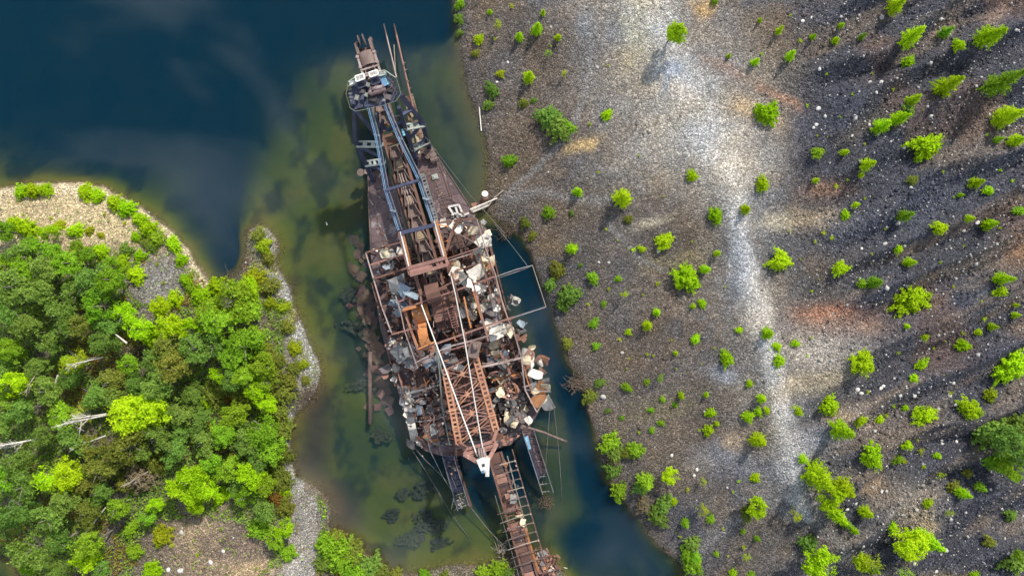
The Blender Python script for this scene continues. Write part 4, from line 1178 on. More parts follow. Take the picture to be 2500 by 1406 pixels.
for k in range(3):
    c = W(1172 + k * 6, 1108, ZK + 0.6); sub('sheave', MB().tube([c - Vector((.12, 0, 0)), c + Vector((.12, 0.05, 0))], 0.9, 16), 'rod', head)
for (a, b) in (((1142, 1102), (1130, 1092)), ((1208, 1082), (1200, 1062)), ((1150, 1100), (1122, 1084)), ((1204, 1078), (1212, 1052))):
    sub('yoke_leg', MB().beam(W(*a, ZK), W(*b, 9.2), 0.45, 0.45), 'rustpink', head)
for (a, b) in ((1122, 1104), (1218, 1066)):
    g = MB().slab(P([(a - 11, b - 4), (a + 9, b - 9), (a + 12, b + 4), (a - 8, b + 9)], 9.0), 0.4)
    for k in range(7): g.beam(W(a - 10 + k * 3, b - 4 - k * .7, 9.1), W(a - 7 + k * 3, b + 8 - k * .7, 9.1), 0.1, 0.15)
    part('grated_box', g, 'rust')
q = MB()
for k in range(26):
    a, b = R_.uniform(1148, 1196), R_.uniform(1056, 1084)
    q.beam(W(a - 14, b + 5 + R_.uniform(-3, 3), 7.5), W(a + 16, b - 6 + R_.uniform(-3, 3), 8), 0.12, 0.12)
part('cable_tangle', q, 'darksteel')

# ---- interior machinery between the frames
def gear(c, r, t, axis, mat, teeth=22):
    q = MB(); axis = Vector(axis).normalized()
    e1 = axis.orthogonal().normalized(); e2 = axis.cross(e1)
    n = teeth * 2; v = []
    for s_ in (-t / 2, t / 2):
        for rr in (1.0, 0.78):
            for k in range(n):
                a = 2 * math.pi * k / n; k2 = rr * (1.05 if (rr == 1.0 and k % 2) else 1)
                v.append(c + axis * s_ + (e1 * math.cos(a) + e2 * math.sin(a)) * r * k2)
    f = []
    for k in range(n):
        j = (k + 1) % n
        f += [(k, j, n + j, n + k), (2 * n + j, 2 * n + k, 3 * n + k, 3 * n + j), (j, k, 2 * n + k, 2 * n + j), (n + k, n + j, 3 * n + j, 3 * n + k)]
    q.add(v, f)
    for k in range(6):
        a = math.pi * k / 3
        q.beam(c, c + (e1 * math.cos(a) + e2 * math.sin(a)) * r * 0.8, 0.22, t * 0.7)
    q.tube([c - axis * t, c + axis * t], r * 0.2, 10)
    return part('gear_wheel', q, mat)
xd = Vector((cx_, -cy_, 0)).normalized(); yd = Vector((ax_, -ay_, 0)).normalized()
rz0 = math.atan2(xd.y, xd.x)
# hopper housing in the middle (red-brown boxes stepping aft)
for (a, b, w_, d_, h_2, zz, m_) in ((1066, 716, 3.0, 2.4, 2.2, 5.2, 'rustpink'), (1078, 744, 2.6, 2.0, 2.2, 4.9, 'rust'), (1084, 766, 2.8, 1.8, 2.6, 4.4, 'rustpink'), (1088, 790, 2.4, 1.6, 1.8, 3.6, 'rust'), (1094, 720, 0.8, 4.0, .8, 5.8, 'rust'), (1046, 700, 1.4, 3.0, 1.0, 6.2, 'rust'), (1104, 735, 1.2, 6.5, 1.2, 5.2, 'rust'),
                                   (1120, 780, 1.0, 6.0, 1.0, 4.2, 'rust'), (1128, 640, 5.0, 2.0, 1.2, 2.2, 'rust'), (1142, 640, 1.4, 4.0, 1.6, 2.4, 'rust'), (1120, 590, 3.2, 2.2, 1.6, 2.0, 'hull'), (1150, 575, 2.2, 2.6, 1.8, 2.1, 'hull'),
                                   (1000, 770, 2.4, 2.0, 1.4, 2.6, 'rust'), (1012, 740, 1.4, 3.0, 1.5, 2.6, 'rust'), (1190, 760, 2.0, 3.6, 1.5, 2.4, 'hull'), (1165, 880, 2.4, 2.6, 1.5, 2.2, 'hull'), (1240, 980, 3.0, 2.0, 1.4, 2.0, 'darksteel'),
                                   (1262, 970, 2.2, 1.2, 1.6, 2.6, 'darksteel'), (1100, 960, 2.6, 3.0, 1.5, 2.0, 'rust'), (1150, 940, 4.0, 4.0, 2.0, 2.6, 'rust'), (1160, 1010, 3.6, 3.6, 1.4, 2.2, 'hull'), (1060, 1050, 3.0, 2.4, 1.2, 1.9, 'hull')):
    q = MB().box(W(a, b, zz), w_, d_, h_2, rz0)
    q.box(W(a, b, zz + h_2 / 2 + .06), w_ * 0.94, 0.14, 0.12, rz0); q.box(W(a, b, zz + h_2 / 2 + .07), 0.14, d_ * 0.94, 0.12, rz0)
    q.box(W(a, b, zz - h_2 / 2 + .1), w_ * 1.06, d_ * 1.06, 0.18, rz0)
    part('machine_housing', q, m_)
gear(W(1018, 790, 4.4), 1.7, 0.5, xd, 'rust'); gear(W(1000, 812, 3.6), 1.3, 0.4, xd, 'rust'); gear(W(1130, 622, 3.2), 1.1, 0.3, xd, 'rust'); gear(W(1246, 955, 3.2), 1.3, 0.4, (0.1, 0.3, 1), 'sheetr', 16)
gear(W(1096, 656, 6.4), 1.2, 0.4, xd, 'rust'); gear(W(1058, 712, 8.2), 1.25, 2.0, xd, 'rust', 10)
# curved orange guards
def curved(c, r, w, a0, a1, mat, rot):
    q = MB(); n = 12; v = []
    X = Vector((math.cos(rot), math.sin(rot), 0)); Y = Vector((-X.y, X.x, 0))
    for rr in (r, r - 0.12):
        for k in range(n):
            a = lerp(a0, a1, k / (n - 1))
            for s_ in (-w / 2, w / 2):
                v.append(c + X * s_ + Y * (math.cos(a) * rr) + Vector((0, 0, math.sin(a) * rr)))
    f = []
    for k in range(n - 1):
        f += [(2 * k, 2 * k + 1, 2 * k + 3, 2 * k + 2), (2 * n + 2 * k + 1, 2 * n + 2 * k, 2 * n + 2 * k + 2, 2 * n + 2 * k + 3)]
        f += [(2 * k, 2 * k + 2, 2 * n + 2 * k + 2, 2 * n + 2 * k), (2 * k + 3, 2 * k + 1, 2 * n + 2 * k + 1, 2 * n + 2 * k + 3)]
    q.add(v, f)
    return part('gear_guard', q, mat)
curved(W(1038, 818, 4.0), 2.2, 1.4, 0.15, 2.9, 'orange', rz0 - 0.05)
curved(W(1030, 765, 4.6), 1.4, 2.4, 0.4, 2.7, 'orange', rz0)
part('access_ladder', MB().beam(W(1050, 740, 4), W(1072, 812, 2), 0.5, 0.2), 'sheetb')
# catwalk with handrails beside the hopper
q = MB()
for k in range(9): q.beam(W(1092 + k * 1.6, 752 + k * 6, 6.4), W(1108 + k * 1.6, 748 + k * 6, 6.4), 0.12, 0.1)
for dz in (0.5, 1.0): 
    q.beam(W(1092, 752, 6.4 + dz), W(1105, 800, 6.4 + dz), 0.09); q.beam(W(1108, 748, 6.4 + dz), W(1120, 797, 6.4 + dz), 0.09); q.beam(W(1092, 752, 6.4 + dz), W(1108, 748, 6.4 + dz), 0.09)
for k in range(5): q.beam(W(1092 + k * 3.2, 752 + k * 12, 6.4), W(1092 + k * 3.2, 752 + k * 12, 7.4), 0.09); q.beam(W(1108 + k * 3.2, 748 + k * 12, 6.4), W(1108 + k * 3.2, 748 + k * 12, 7.4), 0.09)
part('catwalk', q, 'rustpink')
# stairway on the right side
q = MB()
for k in range(14):
    t = k / 13; q.beam(W(lerp(1214, 1230, t), lerp(738, 785, t), lerp(5.5, 2, t)), W(lerp(1225, 1241, t), lerp(735, 782, t), lerp(5.5, 2, t)), 0.16, 0.06)
q.beam(W(1214, 738, 5.6), W(1230, 785, 2.1), 0.12, 0.3); q.beam(W(1225, 735, 5.6), W(1241, 782, 2.1), 0.12, 0.3)
part('stairway', q, 'orange')
# pipes and stub beams through the wreck
INT = [(985, 600), (1160, 545), (1200, 640), (1228, 760), (1262, 880), (1296, 985), (1235, 1060), (1120, 1090), (1040, 1085), (1005, 1000), (985, 880), (955, 780), (922, 650)]
def in_poly(a, b, poly):
    c = False; n = len(poly)
    for i in range(n):
        x1, y1 = poly[i]; x2, y2 = poly[(i + 1) % n]
        if (y1 > b) != (y2 > b) and a < (x2 - x1) * (b - y1) / (y2 - y1) + x1: c = not c
    return c
def rand_in(poly):
    xs = [p[0] for p in poly]; ys = [p[1] for p in poly]
    while True:
        a, b = R_.uniform(min(xs), max(xs)), R_.uniform(min(ys), max(ys))
        if in_poly(a, b, poly): return a, b
for k in range(120):
    a, b = rand_in(INT)
    zz = R_.uniform(1.6, 5.2); Ln = R_.uniform(12, 46)
    if R_.random() < 0.42: dx, dy = cx_, cy_
    elif R_.random() < 0.75: dx, dy = ax_, ay_
    else:
        an = R_.uniform(0, 6.28); dx, dy = math.cos(an), math.sin(an)
    a2, b2 = a + dx * Ln, b + dy * Ln
    if not in_poly(a2, b2, INT): continue
    m_ = R_.choice(['rust', 'rust', 'rust', 'rustpink', 'hull', 'darksteel', 'orange', 'sheetd'])
    if R_.random() < 0.3: part('pipe', MB().tube([W(a, b, zz), W(a2, b2, zz + R_.uniform(-.8, .8))], R_.uniform(0.08, 0.2), 8), m_)
    else: part('floor_beam', MB().ibeam(W(a, b, zz), W(a2, b2, zz + R_.uniform(-.6, .6)), R_.uniform(0.16, 0.34), R_.uniform(0.2, 0.4)), m_)
for k in range(16):
    a, b = rand_in(INT); c = W(a, b, R_.uniform(1.8, 3)); r = R_.uniform(0.35, 0.7); dd = xd if R_.random() < .5 else yd
    q = MB().tube([c - dd * r * 1.2, c + dd * r * 1.2], r, 14).tube([c - dd * r * 1.6, c + dd * r * 1.6], r * 0.4, 10)
    for s_ in (-0.7, 0, 0.7): q.tube([c + dd * r * (s_ - .06), c + dd * r * (s_ + .06)], r * 1.1, 14)
    part('motor', q, R_.choice(['rust', 'hull', 'darksteel', 'sheetr']))
# bent rods, torn angle irons and hanging strips at roof level
for k in range(170):
    a, b = rand_in(INT); zz = R_.uniform(4.0, 8.4); Ln = R_.uniform(8, 34); an = R_.choice([math.atan2(cy_, cx_), math.atan2(ay_, ax_), R_.uniform(0, 6.28)]) + R_.gauss(0, .15)
    a2, b2 = a + math.cos(an) * Ln, b + math.sin(an) * Ln
    if not in_poly(a2, b2, INT): continue
    A = W(a, b, zz); B = W(a2, b2, zz + R_.uniform(-2.2, .8)); mid = (A + B) / 2 + Vector((R_.gauss(0, .2), R_.gauss(0, .2), R_.gauss(-.15, .2)))
    m_ = R_.choice(['rust', 'rust', 'rustpink', 'rustpink', 'hull', 'sheetd', 'orange', 'rod'])
    part('bent_rod', MB().tube([A, mid, B], R_.uniform(.035, .09), 5), m_)
# side walls left standing: framed strips along both sides of the hull
for (a, b, c, d, hh, m_) in ((915, 690, 932, 752, 2.6, 'rust'), (932, 752, 952, 815, 2.2, 'rust'), (954, 880, 968, 940, 1.2, 'rust'), (975, 905, 1004, 1000, 1.6, 'rustpink'), (1004, 1000, 1020, 1080, 1.2, 'bucket'),
                             (1188, 565, 1206, 640, 3.0, 'rust'), (1210, 645, 1236, 748, 2.6, 'rust'), (1238, 755, 1268, 850, 2.4, 'rust'), (1276, 860, 1306, 985, 1.6, 'bucket')):
    q = MB(); A = W(a, b, ZD); B = W(c, d, ZD)
    n = 6
    for i in range(n + 1):
        p = lerp(A, B, i / n); q.beam(p, p + Vector((0, 0, hh * R_.uniform(0.6, 1))), 0.16, 0.16)
    for zz in (0.45, 0.95): q.beam(A + Vector((0, 0, hh * zz)), B + Vector((0, 0, hh * zz)), 0.16, 0.18)
    q.beam(A + Vector((0, 0, hh * .25)), B + Vector((0, 0, hh * .25)), 0.05, hh * .5)
    part('side_wall', q, m_)
# stern port bulwark plates
for i in range(9):
    t = i / 9; a, b = lerp(975, 1004, t), lerp(945, 1080, t)
    part('bulwark_plate', MB().slab([W(a, b, 2.4), W(a + 3, b + 15, 2.3), W(a + 22, b + 11, 2.7), W(a + 19, b - 3, 2.8)], 0.07), R_.choice(['sheetg', 'sheetg', 'sheetd', 'sheetw']))

# ---- stacker trailing over the stern: trough plates, rails and hoops
stk = MB()
S0, S1 = (1206, 1108), (1298, 1420)
def sp(t, off, z): return W(lerp(S0[0], S1[0], t) + off * cx_, lerp(S0[1], S1[1], t) + off * cy_, z)
def sz(t): return lerp(4.2, 1.5, t)
for off in (-14, 18, 46):
    for i in range(6): stk.beam(sp(i / 6, off, sz(i / 6)), sp((i + 1) / 6, off, sz((i + 1) / 6)), 0.3 if off < 40 else 0.14, 0.7 if off < 40 else 0.14)
for i in range(22):
    t = i / 21; stk.beam(sp(t, -14, sz(t) - .3), sp(t, 18, sz(t) - .3), 0.2, 0.2)
stacker = part('stacker', stk, 'rust', label='long rusty trough with hooped ribs running off the stern')
for i in range(13):
    t0, t1 = i / 13, (i + .96) / 13
    if i in (6,): continue
    z0, z1 = sz(t0) + R_.uniform(0.05, 0.3), sz(t1) + R_.uniform(0.05, 0.4)
    j = R_.uniform(-2, 2)
    sub('trough_plate', MB().slab([sp(t0, -12 + j, z0), sp(t1, -12 + j, z1), sp(t1, 13 + j, z1 + .2), sp(t0, 13 + j, z0 + .1)], 0.07), ('rust', 'hull', 'sheetr', 'hull', 'rust')[i % 5], stacker)
for i in range(12):
    t = 0.09 + i * 0.069
    pts = []
    for k in range(9):
        s_ = k / 8
        off = lerp(44, -33, s_)
        if i < 5 and off < 2: break
        dz = 1.2 - 1.5 * max(0, s_ - .55) ** 1.5 * 2.2
        pts.append(sp(t + 0.02 * max(0, s_ - .5), off, sz(t) + dz))
    q = MB().tube(pts, 0.075, 6); q.tube([pts[0] - Vector((.05, 0, .05)), pts[0] + Vector((0.05, 0.03, .2))], 0.14, 8)
    sub('hoop', q, 'bucket' if i % 3 else 'wood', stacker)
sub('handrail', MB().tube([sp(0.04, 30, sz(0) + .6), sp(.3, 27, sz(.3) + .4), sp(.62, 25, sz(.62) + .4)], 0.08, 6), 'wood', stacker)
sub('belt_roller', MB().tube([sp(0.30, -26, sz(.3)), sp(0.95, -26, sz(.9))], 0.05, 5), 'cable', stacker)
sub('inner_rail', MB().beam(sp(0.5, 22, sz(.5) + .3), sp(.93, 23, sz(.93) + .3), 0.3, 0.3), 'orange', stacker)

# ---- tail sluices either side of the stacker
def sluice(p0, p1, p2, p3, z0, z1, floor, n, railm):
    """p0-p1 left edge, p3-p2 right edge"""
    q = MB(); A, B, C_, D = W(*p0, z0), W(*p1, z1), W(*p2, z1), W(*p3, z0)
    q.slab([lerp(A, B, 0), lerp(A, B, .72), lerp(D, C_, .72), D], 0.12)
    s_ = part('tail_sluice', q, floor)
    for a, b in ((A, B), (D, C_)):
        sub('sluice_wall', MB().beam(a + Vector((0, 0, .3)), b + Vector((0, 0, .3)), 0.12, 0.9), floor, s_)
        sub('handrail', MB().beam(a + Vector((0, 0, 1.2)), b + Vector((0, 0, 1.2)), 0.1, 0.1), railm, s_)
    for i in range(n):
        t = i / (n - 1)
        a, d2 = lerp(A, B, t), lerp(D, C_, t)
        sub('sluice_rib', MB().beam(a + Vector((0, 0, .1)), d2 + Vector((0, 0, .1)), 0.14, 0.2), railm if t > .68 else floor, s_)
        sub('rail_post', MB().beam(a, a + Vector((0, 0, 1.2)), 0.09), railm, s_); sub('rail_post', MB().beam(d2, d2 + Vector((0, 0, 1.2)), 0.09), railm, s_)
    return s_
s1 = sluice((1082, 1112), (1119, 1240), (1146, 1228), (1110, 1112), 2.2, 0.5, 'navy', 9, 'sheetg')
s2 = sluice((1276, 1052), (1324, 1200), (1350, 1196), (1303, 1048), 2.4, 0.7, 'deck', 9, 'sheetg')
sub('side_launder', MB().slab([W(1282, 1062, 2.6), W(1286, 1060, 2.6), W(1320, 1168, 1.4), W(1315, 1170, 1.4)], 0.2), 'navy', s2)
sub('graffiti_board', MB().slab([W(1281, 1066, 2.9), W(1289, 1063, 2.9), W(1297, 1095, 2.7), W(1289, 1098, 2.7)], 0.1), 'blue', s2)
for k in range(5):
    a, b = 1285 + k * 2.0, 1070 + k * 5.6
    q = MB().beam(W(a - 2.4, b + 1, 2.98), W(a + 2.6, b - 1, 2.96), 0.12, 0.04); q.beam(W(a - 2, b + 1, 2.98), W(a, b + 4, 2.98), 0.1, 0.04)
    sub('graffiti', q, 'cyan', s2)
# inner launder strip beside the left sluice, with fallen scraps of plate
part('launder', MB().beam(W(1112, 1120, 2.0), W(1150, 1235, 0.6), 0.35, 0.6), 'rust')
# boom leaning off the stern quarter
part('tail_boom', MB().tube([W(1272, 1038, 3.4), W(1330, 1056, 1.6), W(1384, 1078, -0.5)], 0.17, 8), 'bucket')
# ---- two long booms at the bow, their ends in the water
for (path, r, m_) in (([(1014, 284, 3.0), (1003, 240, 2.6), (978, 130, 1.6), (962, 60, -1.2)], 0.14, 'rustpink'), ([(968, 190, 3.0), (954, 130, 1.8), (937, 60, -1.4)], 0.11, 'rod'), ([(966, 188, 2.4), (962, 110, 0.2)], 0.07, 'wood')):
    part('bow_boom', MB().tube([W(*p) for p in path], r, 8), m_)
bl = MB()
for k in range(8):
    t = k / 7; a, b = lerp(1000, 1024, t), lerp(235, 345, t)
    bl.beam(W(a - 9, b + 4, 2.2), W(a + 8, b - 4, 2.2), 0.3, 0.2)
bl.beam(W(990, 238, 2.3), W(1010, 350, 2.3), 0.3, 0.3); bl.beam(W(1006, 236, 2.3), W(1034, 340, 2.3), 0.4, 0.3)
part('side_walkway', bl, 'soil')
for k in range(26):
    t = R_.random(); a, b = lerp(998, 1030, t) + R_.uniform(-9, 9), lerp(240, 370, t)
    part('walkway_plank', MB().beam(W(a - 4, b - 8, 2.5 + R_.uniform(0, .4)), W(a + 4, b + 8, 2.5 + R_.uniform(0, .4)), 0.35, 0.06), R_.choice(['soil', 'sheetc', 'wood', 'rust']))
for k in range(7):
    t = k / 6; a, b = lerp(982, 1012, t), lerp(150, 285, t)
    part('boom_cleat', MB().beam(W(a, b, 2.4), W(a + 7, b + 5 - 8 * (k % 2), 2.4), 0.1, 0.1), 'rod')

# ------------------------------------------------------------------ crumpled sheets of cladding lying on and around the wreck
Q_ = random.Random(23)
def crumple_mesh(seed, flat=1.0):
    """a torn rectangle bent along two or three sharp creases"""
    rr = random.Random(seed); nx_, ny_ = 7, 6
    a = rr.uniform(0.75, 1.35)
    creases = [(rr.uniform(0, 3.14), rr.uniform(-.28, .28), rr.uniform(-1.1, 1.1) * flat) for _ in range(rr.choice((1, 2, 2, 3)))]
    cut = [(rr.uniform(0, 6.28), rr.uniform(.42, .62)) for _ in range(3)]
    top = []
    for j in range(ny_):
        for i in range(nx_):
            x = (i / (nx_ - 1) - .5) * a; y = (j / (ny_ - 1) - .5)
            for ca2_, cd in cut:                      # torn corners: pull in what lies beyond a cut line
                e = x * math.cos(ca2_) + y * math.sin(ca2_) - cd
                if e > 0: x -= math.cos(ca2_) * e * .9; y -= math.sin(ca2_) * e * .9
            z = 0
            for fa, pos, k in creases:
                s_ = x * math.cos(fa) + y * math.sin(fa) - pos
                if s_ > 0: z += s_ * k
            edge_ = 1.0 if i in (0, nx_ - 1) or j in (0, ny_ - 1) else .3
            top.append((x + rr.uniform(-.035, .035) * edge_, y + rr.uniform(-.035, .035) * edge_, z + rr.uniform(-.025, .025) * flat))
    q = MB(); m = len(top); t = 0.022
    f = [(j * nx_ + i, j * nx_ + i + 1, (j + 1) * nx_ + i + 1, (j + 1) * nx_ + i) for j in range(ny_ - 1) for i in range(nx_ - 1)]
    rim = [i for i in range(nx_)] + [j * nx_ + nx_ - 1 for j in range(1, ny_)] + [(ny_ - 1) * nx_ + i for i in range(nx_ - 2, -1, -1)] + [j * nx_ for j in range(ny_ - 2, 0, -1)]
    v = top + [(x, y, z - t) for x, y, z in top]
    fs = f + [tuple(reversed([k + m for k in g])) for g in f] + [(rim[(k + 1) % len(rim)], rim[k], rim[k] + m, rim[(k + 1) % len(rim)] + m) for k in range(len(rim))]
    q.add(v, fs)
    return mesh_of('metal_sheet', q, M['sheetw'])
SHEETS = [crumple_mesh(100 + i) for i in range(20)]
_n1 = 'first second third fourth fifth sixth seventh eighth ninth tenth eleventh twelfth thirteenth fourteenth fifteenth sixteenth seventeenth eighteenth nineteenth'.split()
ORD = ['leftmost'] + [w + ' from left' for w in _n1[1:] + ['twentieth'] + ['twenty-' + w for w in _n1[:9]] + ['thirtieth'] + ['thirty-' + w for w in _n1[:9]]]
def number_labels(items):
    """items: (object, base label, px); equal base labels are told apart by their order from the left"""
    by = {}
    for o, b, px in items: by.setdefault(b, []).append((px, o))
    for b, l_ in by.items():
        l_.sort(key=lambda t: t[0])
        for i, (px, o) in enumerate(l_):
            o['label'] = b if len(l_) == 1 else b + ', ' + (ORD[i] if i < len(l_) - 1 or i == 0 else 'rightmost')
sheet_items = []
CN = {'w': ('sheetw', 'white'), 'c': ('sheetc', 'cream'), 'g': ('sheetg', 'grey'), 'b': ('sheetb', 'blue-grey'), 'd': ('sheetd', 'scorched dark'), 'r': ('sheetr', 'rust brown'), 'o': ('sheeto', 'orange rusty')}
def put_sheet(a, b, z, size, ck, where, flat=0.5, yaw=None):
    o = bpy.data.objects.new('metal_sheet', Q_.choice(SHEETS)); COL.objects.link(o)
    k_ = 32 / math.hypot(a - 1130, b - 800)        # beyond the rail there is only water to lie in
    if b < 1110 and not in_poly(a + (1130 - a) * k_, b + (800 - b) * k_, hull_poly): z = Q_.uniform(-.1, .25)
    o.location = W(a, b, z)
    o.rotation_euler = (Q_.gauss(0, flat), Q_.gauss(0, flat), Q_.uniform(0, 6.28) if yaw is None else yaw)
    s_ = size * .9 / PXM
    o.scale = (s_ * Q_.uniform(.8, 1.2), s_ * Q_.uniform(.8, 1.2), s_)
    o.material_slots[0].link = 'OBJECT'; o.material_slots[0].material = M[CN[ck][0]]
    szw = 'large' if size > 27 else 'small' if size < 15 else 'medium'
    tag(o, cat='metal sheet', group='torn cladding sheets on the dredge')
    sheet_items.append((o, '%s crumpled %s sheet %s' % (szw, CN[ck][1], where), a))
CLUSTERS = [  # where, cx, cy, rx, ry, n, z0, z1, colours, size
    ('by the front beam of the deckhouse', 1130, 552, 38, 14, 11, 6, 8, 'wwwcg', 24), ('on the upper right eaves', 1186, 602, 12, 42, 12, 5.5, 8, 'wwccr', 24),
    ('right of the pink head beam', 1140, 672, 30, 18, 11, 6, 8.4, 'wwwwcg', 27), ('lower right of the head beam', 1160, 712, 20, 20, 8, 5, 8, 'wwwg', 24),
    ('at the front left corner frame', 938, 616, 30, 8, 8, 6, 8, 'ccwgr', 22), ('in the left front bay', 955, 650, 30, 22, 5, 2, 3, 'bgdd', 24),
    ('on the left side amidships', 988, 714, 18, 14, 7, 6.5, 8.4, 'bbwg', 30), ('beside the left eaves amidships', 968, 748, 12, 14, 5, 6, 8, 'bbw', 26), ('by the left middle eaves', 952, 775, 16, 25, 7, 2.5, 5, 'gdgw', 20),
    ('above the central catwalk', 1035, 725, 20, 10, 4, 6, 8, 'wcg', 18), ('in the right middle bay', 1150, 748, 22, 24, 13, 4, 7, 'wwcgd', 24), ('near the stairway', 1205, 745, 20, 34, 12, 5, 8, 'wwgd', 24),
    ('hanging over the right rail amidships', 1246, 738, 12, 22, 9, 4, 6, 'wwg', 22), ('on the right lower middle frame', 1222, 800, 32, 14, 14, 5.5, 8, 'wwwwc', 26), ('in the water right of midships', 1270, 812, 12, 26, 9, 0.3, 1.2, 'ggbr', 17),
    ('on the right rail near stern', 1292, 872, 16, 22, 10, 3.5, 5.5, 'wwwc', 22), ('hanging off the right quarter', 1308, 905, 16, 16, 7, 3.5, 5, 'wwc', 27), ('on the right stern quarter', 1318, 958, 18, 26, 8, 3, 4.4, 'ccog', 28),
    ('on the left lower middle eaves', 958, 838, 14, 14, 9, 3, 5, 'ccgrw', 20), ('left of the sagging beams', 992, 862, 18, 18, 8, 4, 6, 'gggb', 27), ('on the left rail below midships', 955, 905, 12, 26, 8, 2, 3.4, 'rrdw', 20),
    ('between sagging beams and orange truss', 1070, 886, 34, 14, 12, 3, 5, 'bbggw', 28), ('right of the orange truss head', 1205, 862, 26, 18, 12, 3, 5, 'dbgcw', 28), ('in the left stern bay', 1052, 985, 26, 46, 18, 1.9, 3, 'gddrg', 18),
    ('in the right stern bay', 1225, 925, 26, 26, 16, 2.2, 4, 'gddcw', 20), ('near the fallen gear', 1250, 985, 30, 24, 16, 2.4, 4, 'gdwcd', 20), ('across the right stern edge', 1266, 1024, 34, 8, 9, 3, 4, 'ccwg', 24),
    ('on the left stern bulwark', 995, 1005, 10, 52, 12, 2.2, 3.2, 'gwg', 18), ('on the stern left deck', 1038, 1066, 30, 26, 14, 1.9, 3, 'ggrdw', 18), ('over the stern beside the yoke', 1232, 1062, 20, 18, 8, 3, 4.5, 'grdd', 22),
    ('fallen by the left tail sluice', 1110, 1140, 6, 24, 3, 2, 3, 'gg', 15), ('on the trailing stacker trough', 1246, 1200, 14, 70, 8, 3.6, 4.4, 'crog', 17), ('beside the stacker hoops', 1268, 1275, 10, 36, 4, 3.0, 3.6, 'cwr', 13),
    ('at the lower end of the stacker', 1330, 1378, 22, 20, 11, .8, 1.8, 'oocw', 19), ('on the bow deck by bent frame', 1118, 522, 14, 8, 4, 1.6, 2.2, 'wg', 14), ('under the orange truss', 1150, 960, 26, 50, 10, 2.6, 4, 'rrdg', 22)]
for (wh, cx, cy, rx, ry, n, z0, z1, cols, size) in CLUSTERS:
    for k in range(max(2, int(n * .84))):
        put_sheet(Q_.gauss(cx, rx * .62), Q_.gauss(cy, ry * .62), Q_.uniform(z0, z1), size * Q_.uniform(.6, 1.35), Q_.choice(cols + 'rrd'[k % 3] + 'dgr'[k % 3]), wh, 0.5)
# a few pieces that stand out
for (a, b, z, s_, c, wh, yaw) in ((1325, 948, 4, 34, 'o', 'flat on the right stern quarter', -0.5), (1335, 985, 3.6, 40, 'g', 'jutting off the right stern corner', 0.5), (992, 978, 2.6, 30, 'g', 'flat on the left stern side', -.25), (1012, 960, 2.7, 20, 'd', 'propped in the left stern bay', 0),
                                 (1024, 1000, 2.6, 26, 'b', 'panelled by the left bulwark', .3), (1256, 828, 1.6, 26, 'r', 'fallen outside the right rail', .1), (1300, 848, 1.5, 16, 'c', 'square by the right rail', 0.1), (1090, 852, 5, 26, 'b', 'beside the white stay cable', .2)):
    put_sheet(a, b, z, s_, c, wh, 0.1, yaw)
number_labels(sheet_items)
print('SHEETS', len(sheet_items))
# splinters of the same cladding, too small to pick apart
def scraps():
    rr = random.Random(41); keys = list(CN); q = MB(); idx = []
    for (wh, cx, cy, rx, ry, n, z0, z1, cols, size) in CLUSTERS:
        for k in range(int(n * 3.5)):
            c = W(rr.gauss(cx, rx * .75), rr.gauss(cy, ry * .75), rr.uniform(z0 * .6, z1))
            e_ = 1250 + c.x * PXM * CAM_H / (CAM_H - c.z), 703 - c.y * PXM * CAM_H / (CAM_H - c.z)
            if c.z < .2 or (e_[1] < 1110 and not in_poly(e_[0], e_[1], hull_poly)): continue
            s_ = rr.uniform(.08, .30)
            u_ = Vector((rr.gauss(0, 1), rr.gauss(0, 1), rr.gauss(0, .5))).normalized(); n_ = Vector((rr.gauss(0, .5), rr.gauss(0, .5), 1)).normalized()
            w_ = n_.cross(u_).normalized(); n0 = len(q.f)
            pts = [c + u_ * s_ * rr.uniform(.7, 1.3), c + w_ * s_ * rr.uniform(.5, 1.2), c - u_ * s_ * rr.uniform(.7, 1.3) + n_ * s_ * rr.uniform(-.5, .5), c - w_ * s_ * rr.uniform(.5, 1.2)]
            q.add(pts + [p_ - n_ * .03 for p_ in pts], [(0, 1, 2), (0, 2, 3), (6, 5, 4), (7, 6, 4), (1, 0, 4, 5), (2, 1, 5, 6), (3, 2, 6, 7), (0, 3, 7, 4)])
            idx += [keys.index(rr.choice(cols + 'rrdg'))] * (len(q.f) - n0)
    o = obj('sheet_scraps', q, M[CN[keys[0]][0]])
    for k in keys[1:]: o.data.materials.append(M[CN[k][0]])
    o.data.polygons.foreach_set('material_index', idx)
    tag(o, 'small torn scraps of pale cladding littering the wreck', 'scrap', kind='stuff')
scraps()

# plates sunk in the shallows left of the hull
sunk_items = []
SUNKM = [crumple_mesh(300 + i, .15) for i in range(6)]
for k in range(96):
    t = Q_.random(); cy = lerp(585, 1010, t)
    if Q_.random() < .25: cy = Q_.uniform(720, 880)
    base = np.interp(cy, [585, 700, 800, 880, 950, 1010], [886, 895, 908, 925, 935, 950])
    a = base - abs(Q_.gauss(0, 22)) + 8
    o = bpy.data.objects.new('sunken_plate', Q_.choice(SUNKM)); COL.objects.link(o)
    z = Q_.uniform(-1.15, -.45)
    o.location = W(a, cy, z); o.rotation_euler = (Q_.gauss(0, .08), Q_.gauss(0, .08), Q_.uniform(0, 6.28))
    s_ = Q_.uniform(12, 28) / PXM
    o.scale = (s_, s_ * Q_.uniform(.6, 1.1), s_ * .3)
    o.material_slots[0].link = 'OBJECT'; o.material_slots[0].material = M['sunk'] if Q_.random() < .75 else M['sheetr']
    tag(o, cat='plate', group='sunken plates left of the hull')
    wh = 'beside the left bow deck' if cy < 640 else 'left of the deckhouse' if cy < 740 else 'left of midships' if cy < 820 else 'above the leaning pipe' if cy < 880 else 'beside the leaning pipe' if cy < 950 else 'left of the stern'
    sunk_items.append((o, '%s brown plate sunk in shallow water %s' % ('large' if s_ > 1.8 else 'small', wh), a))
number_labels(sunk_items)

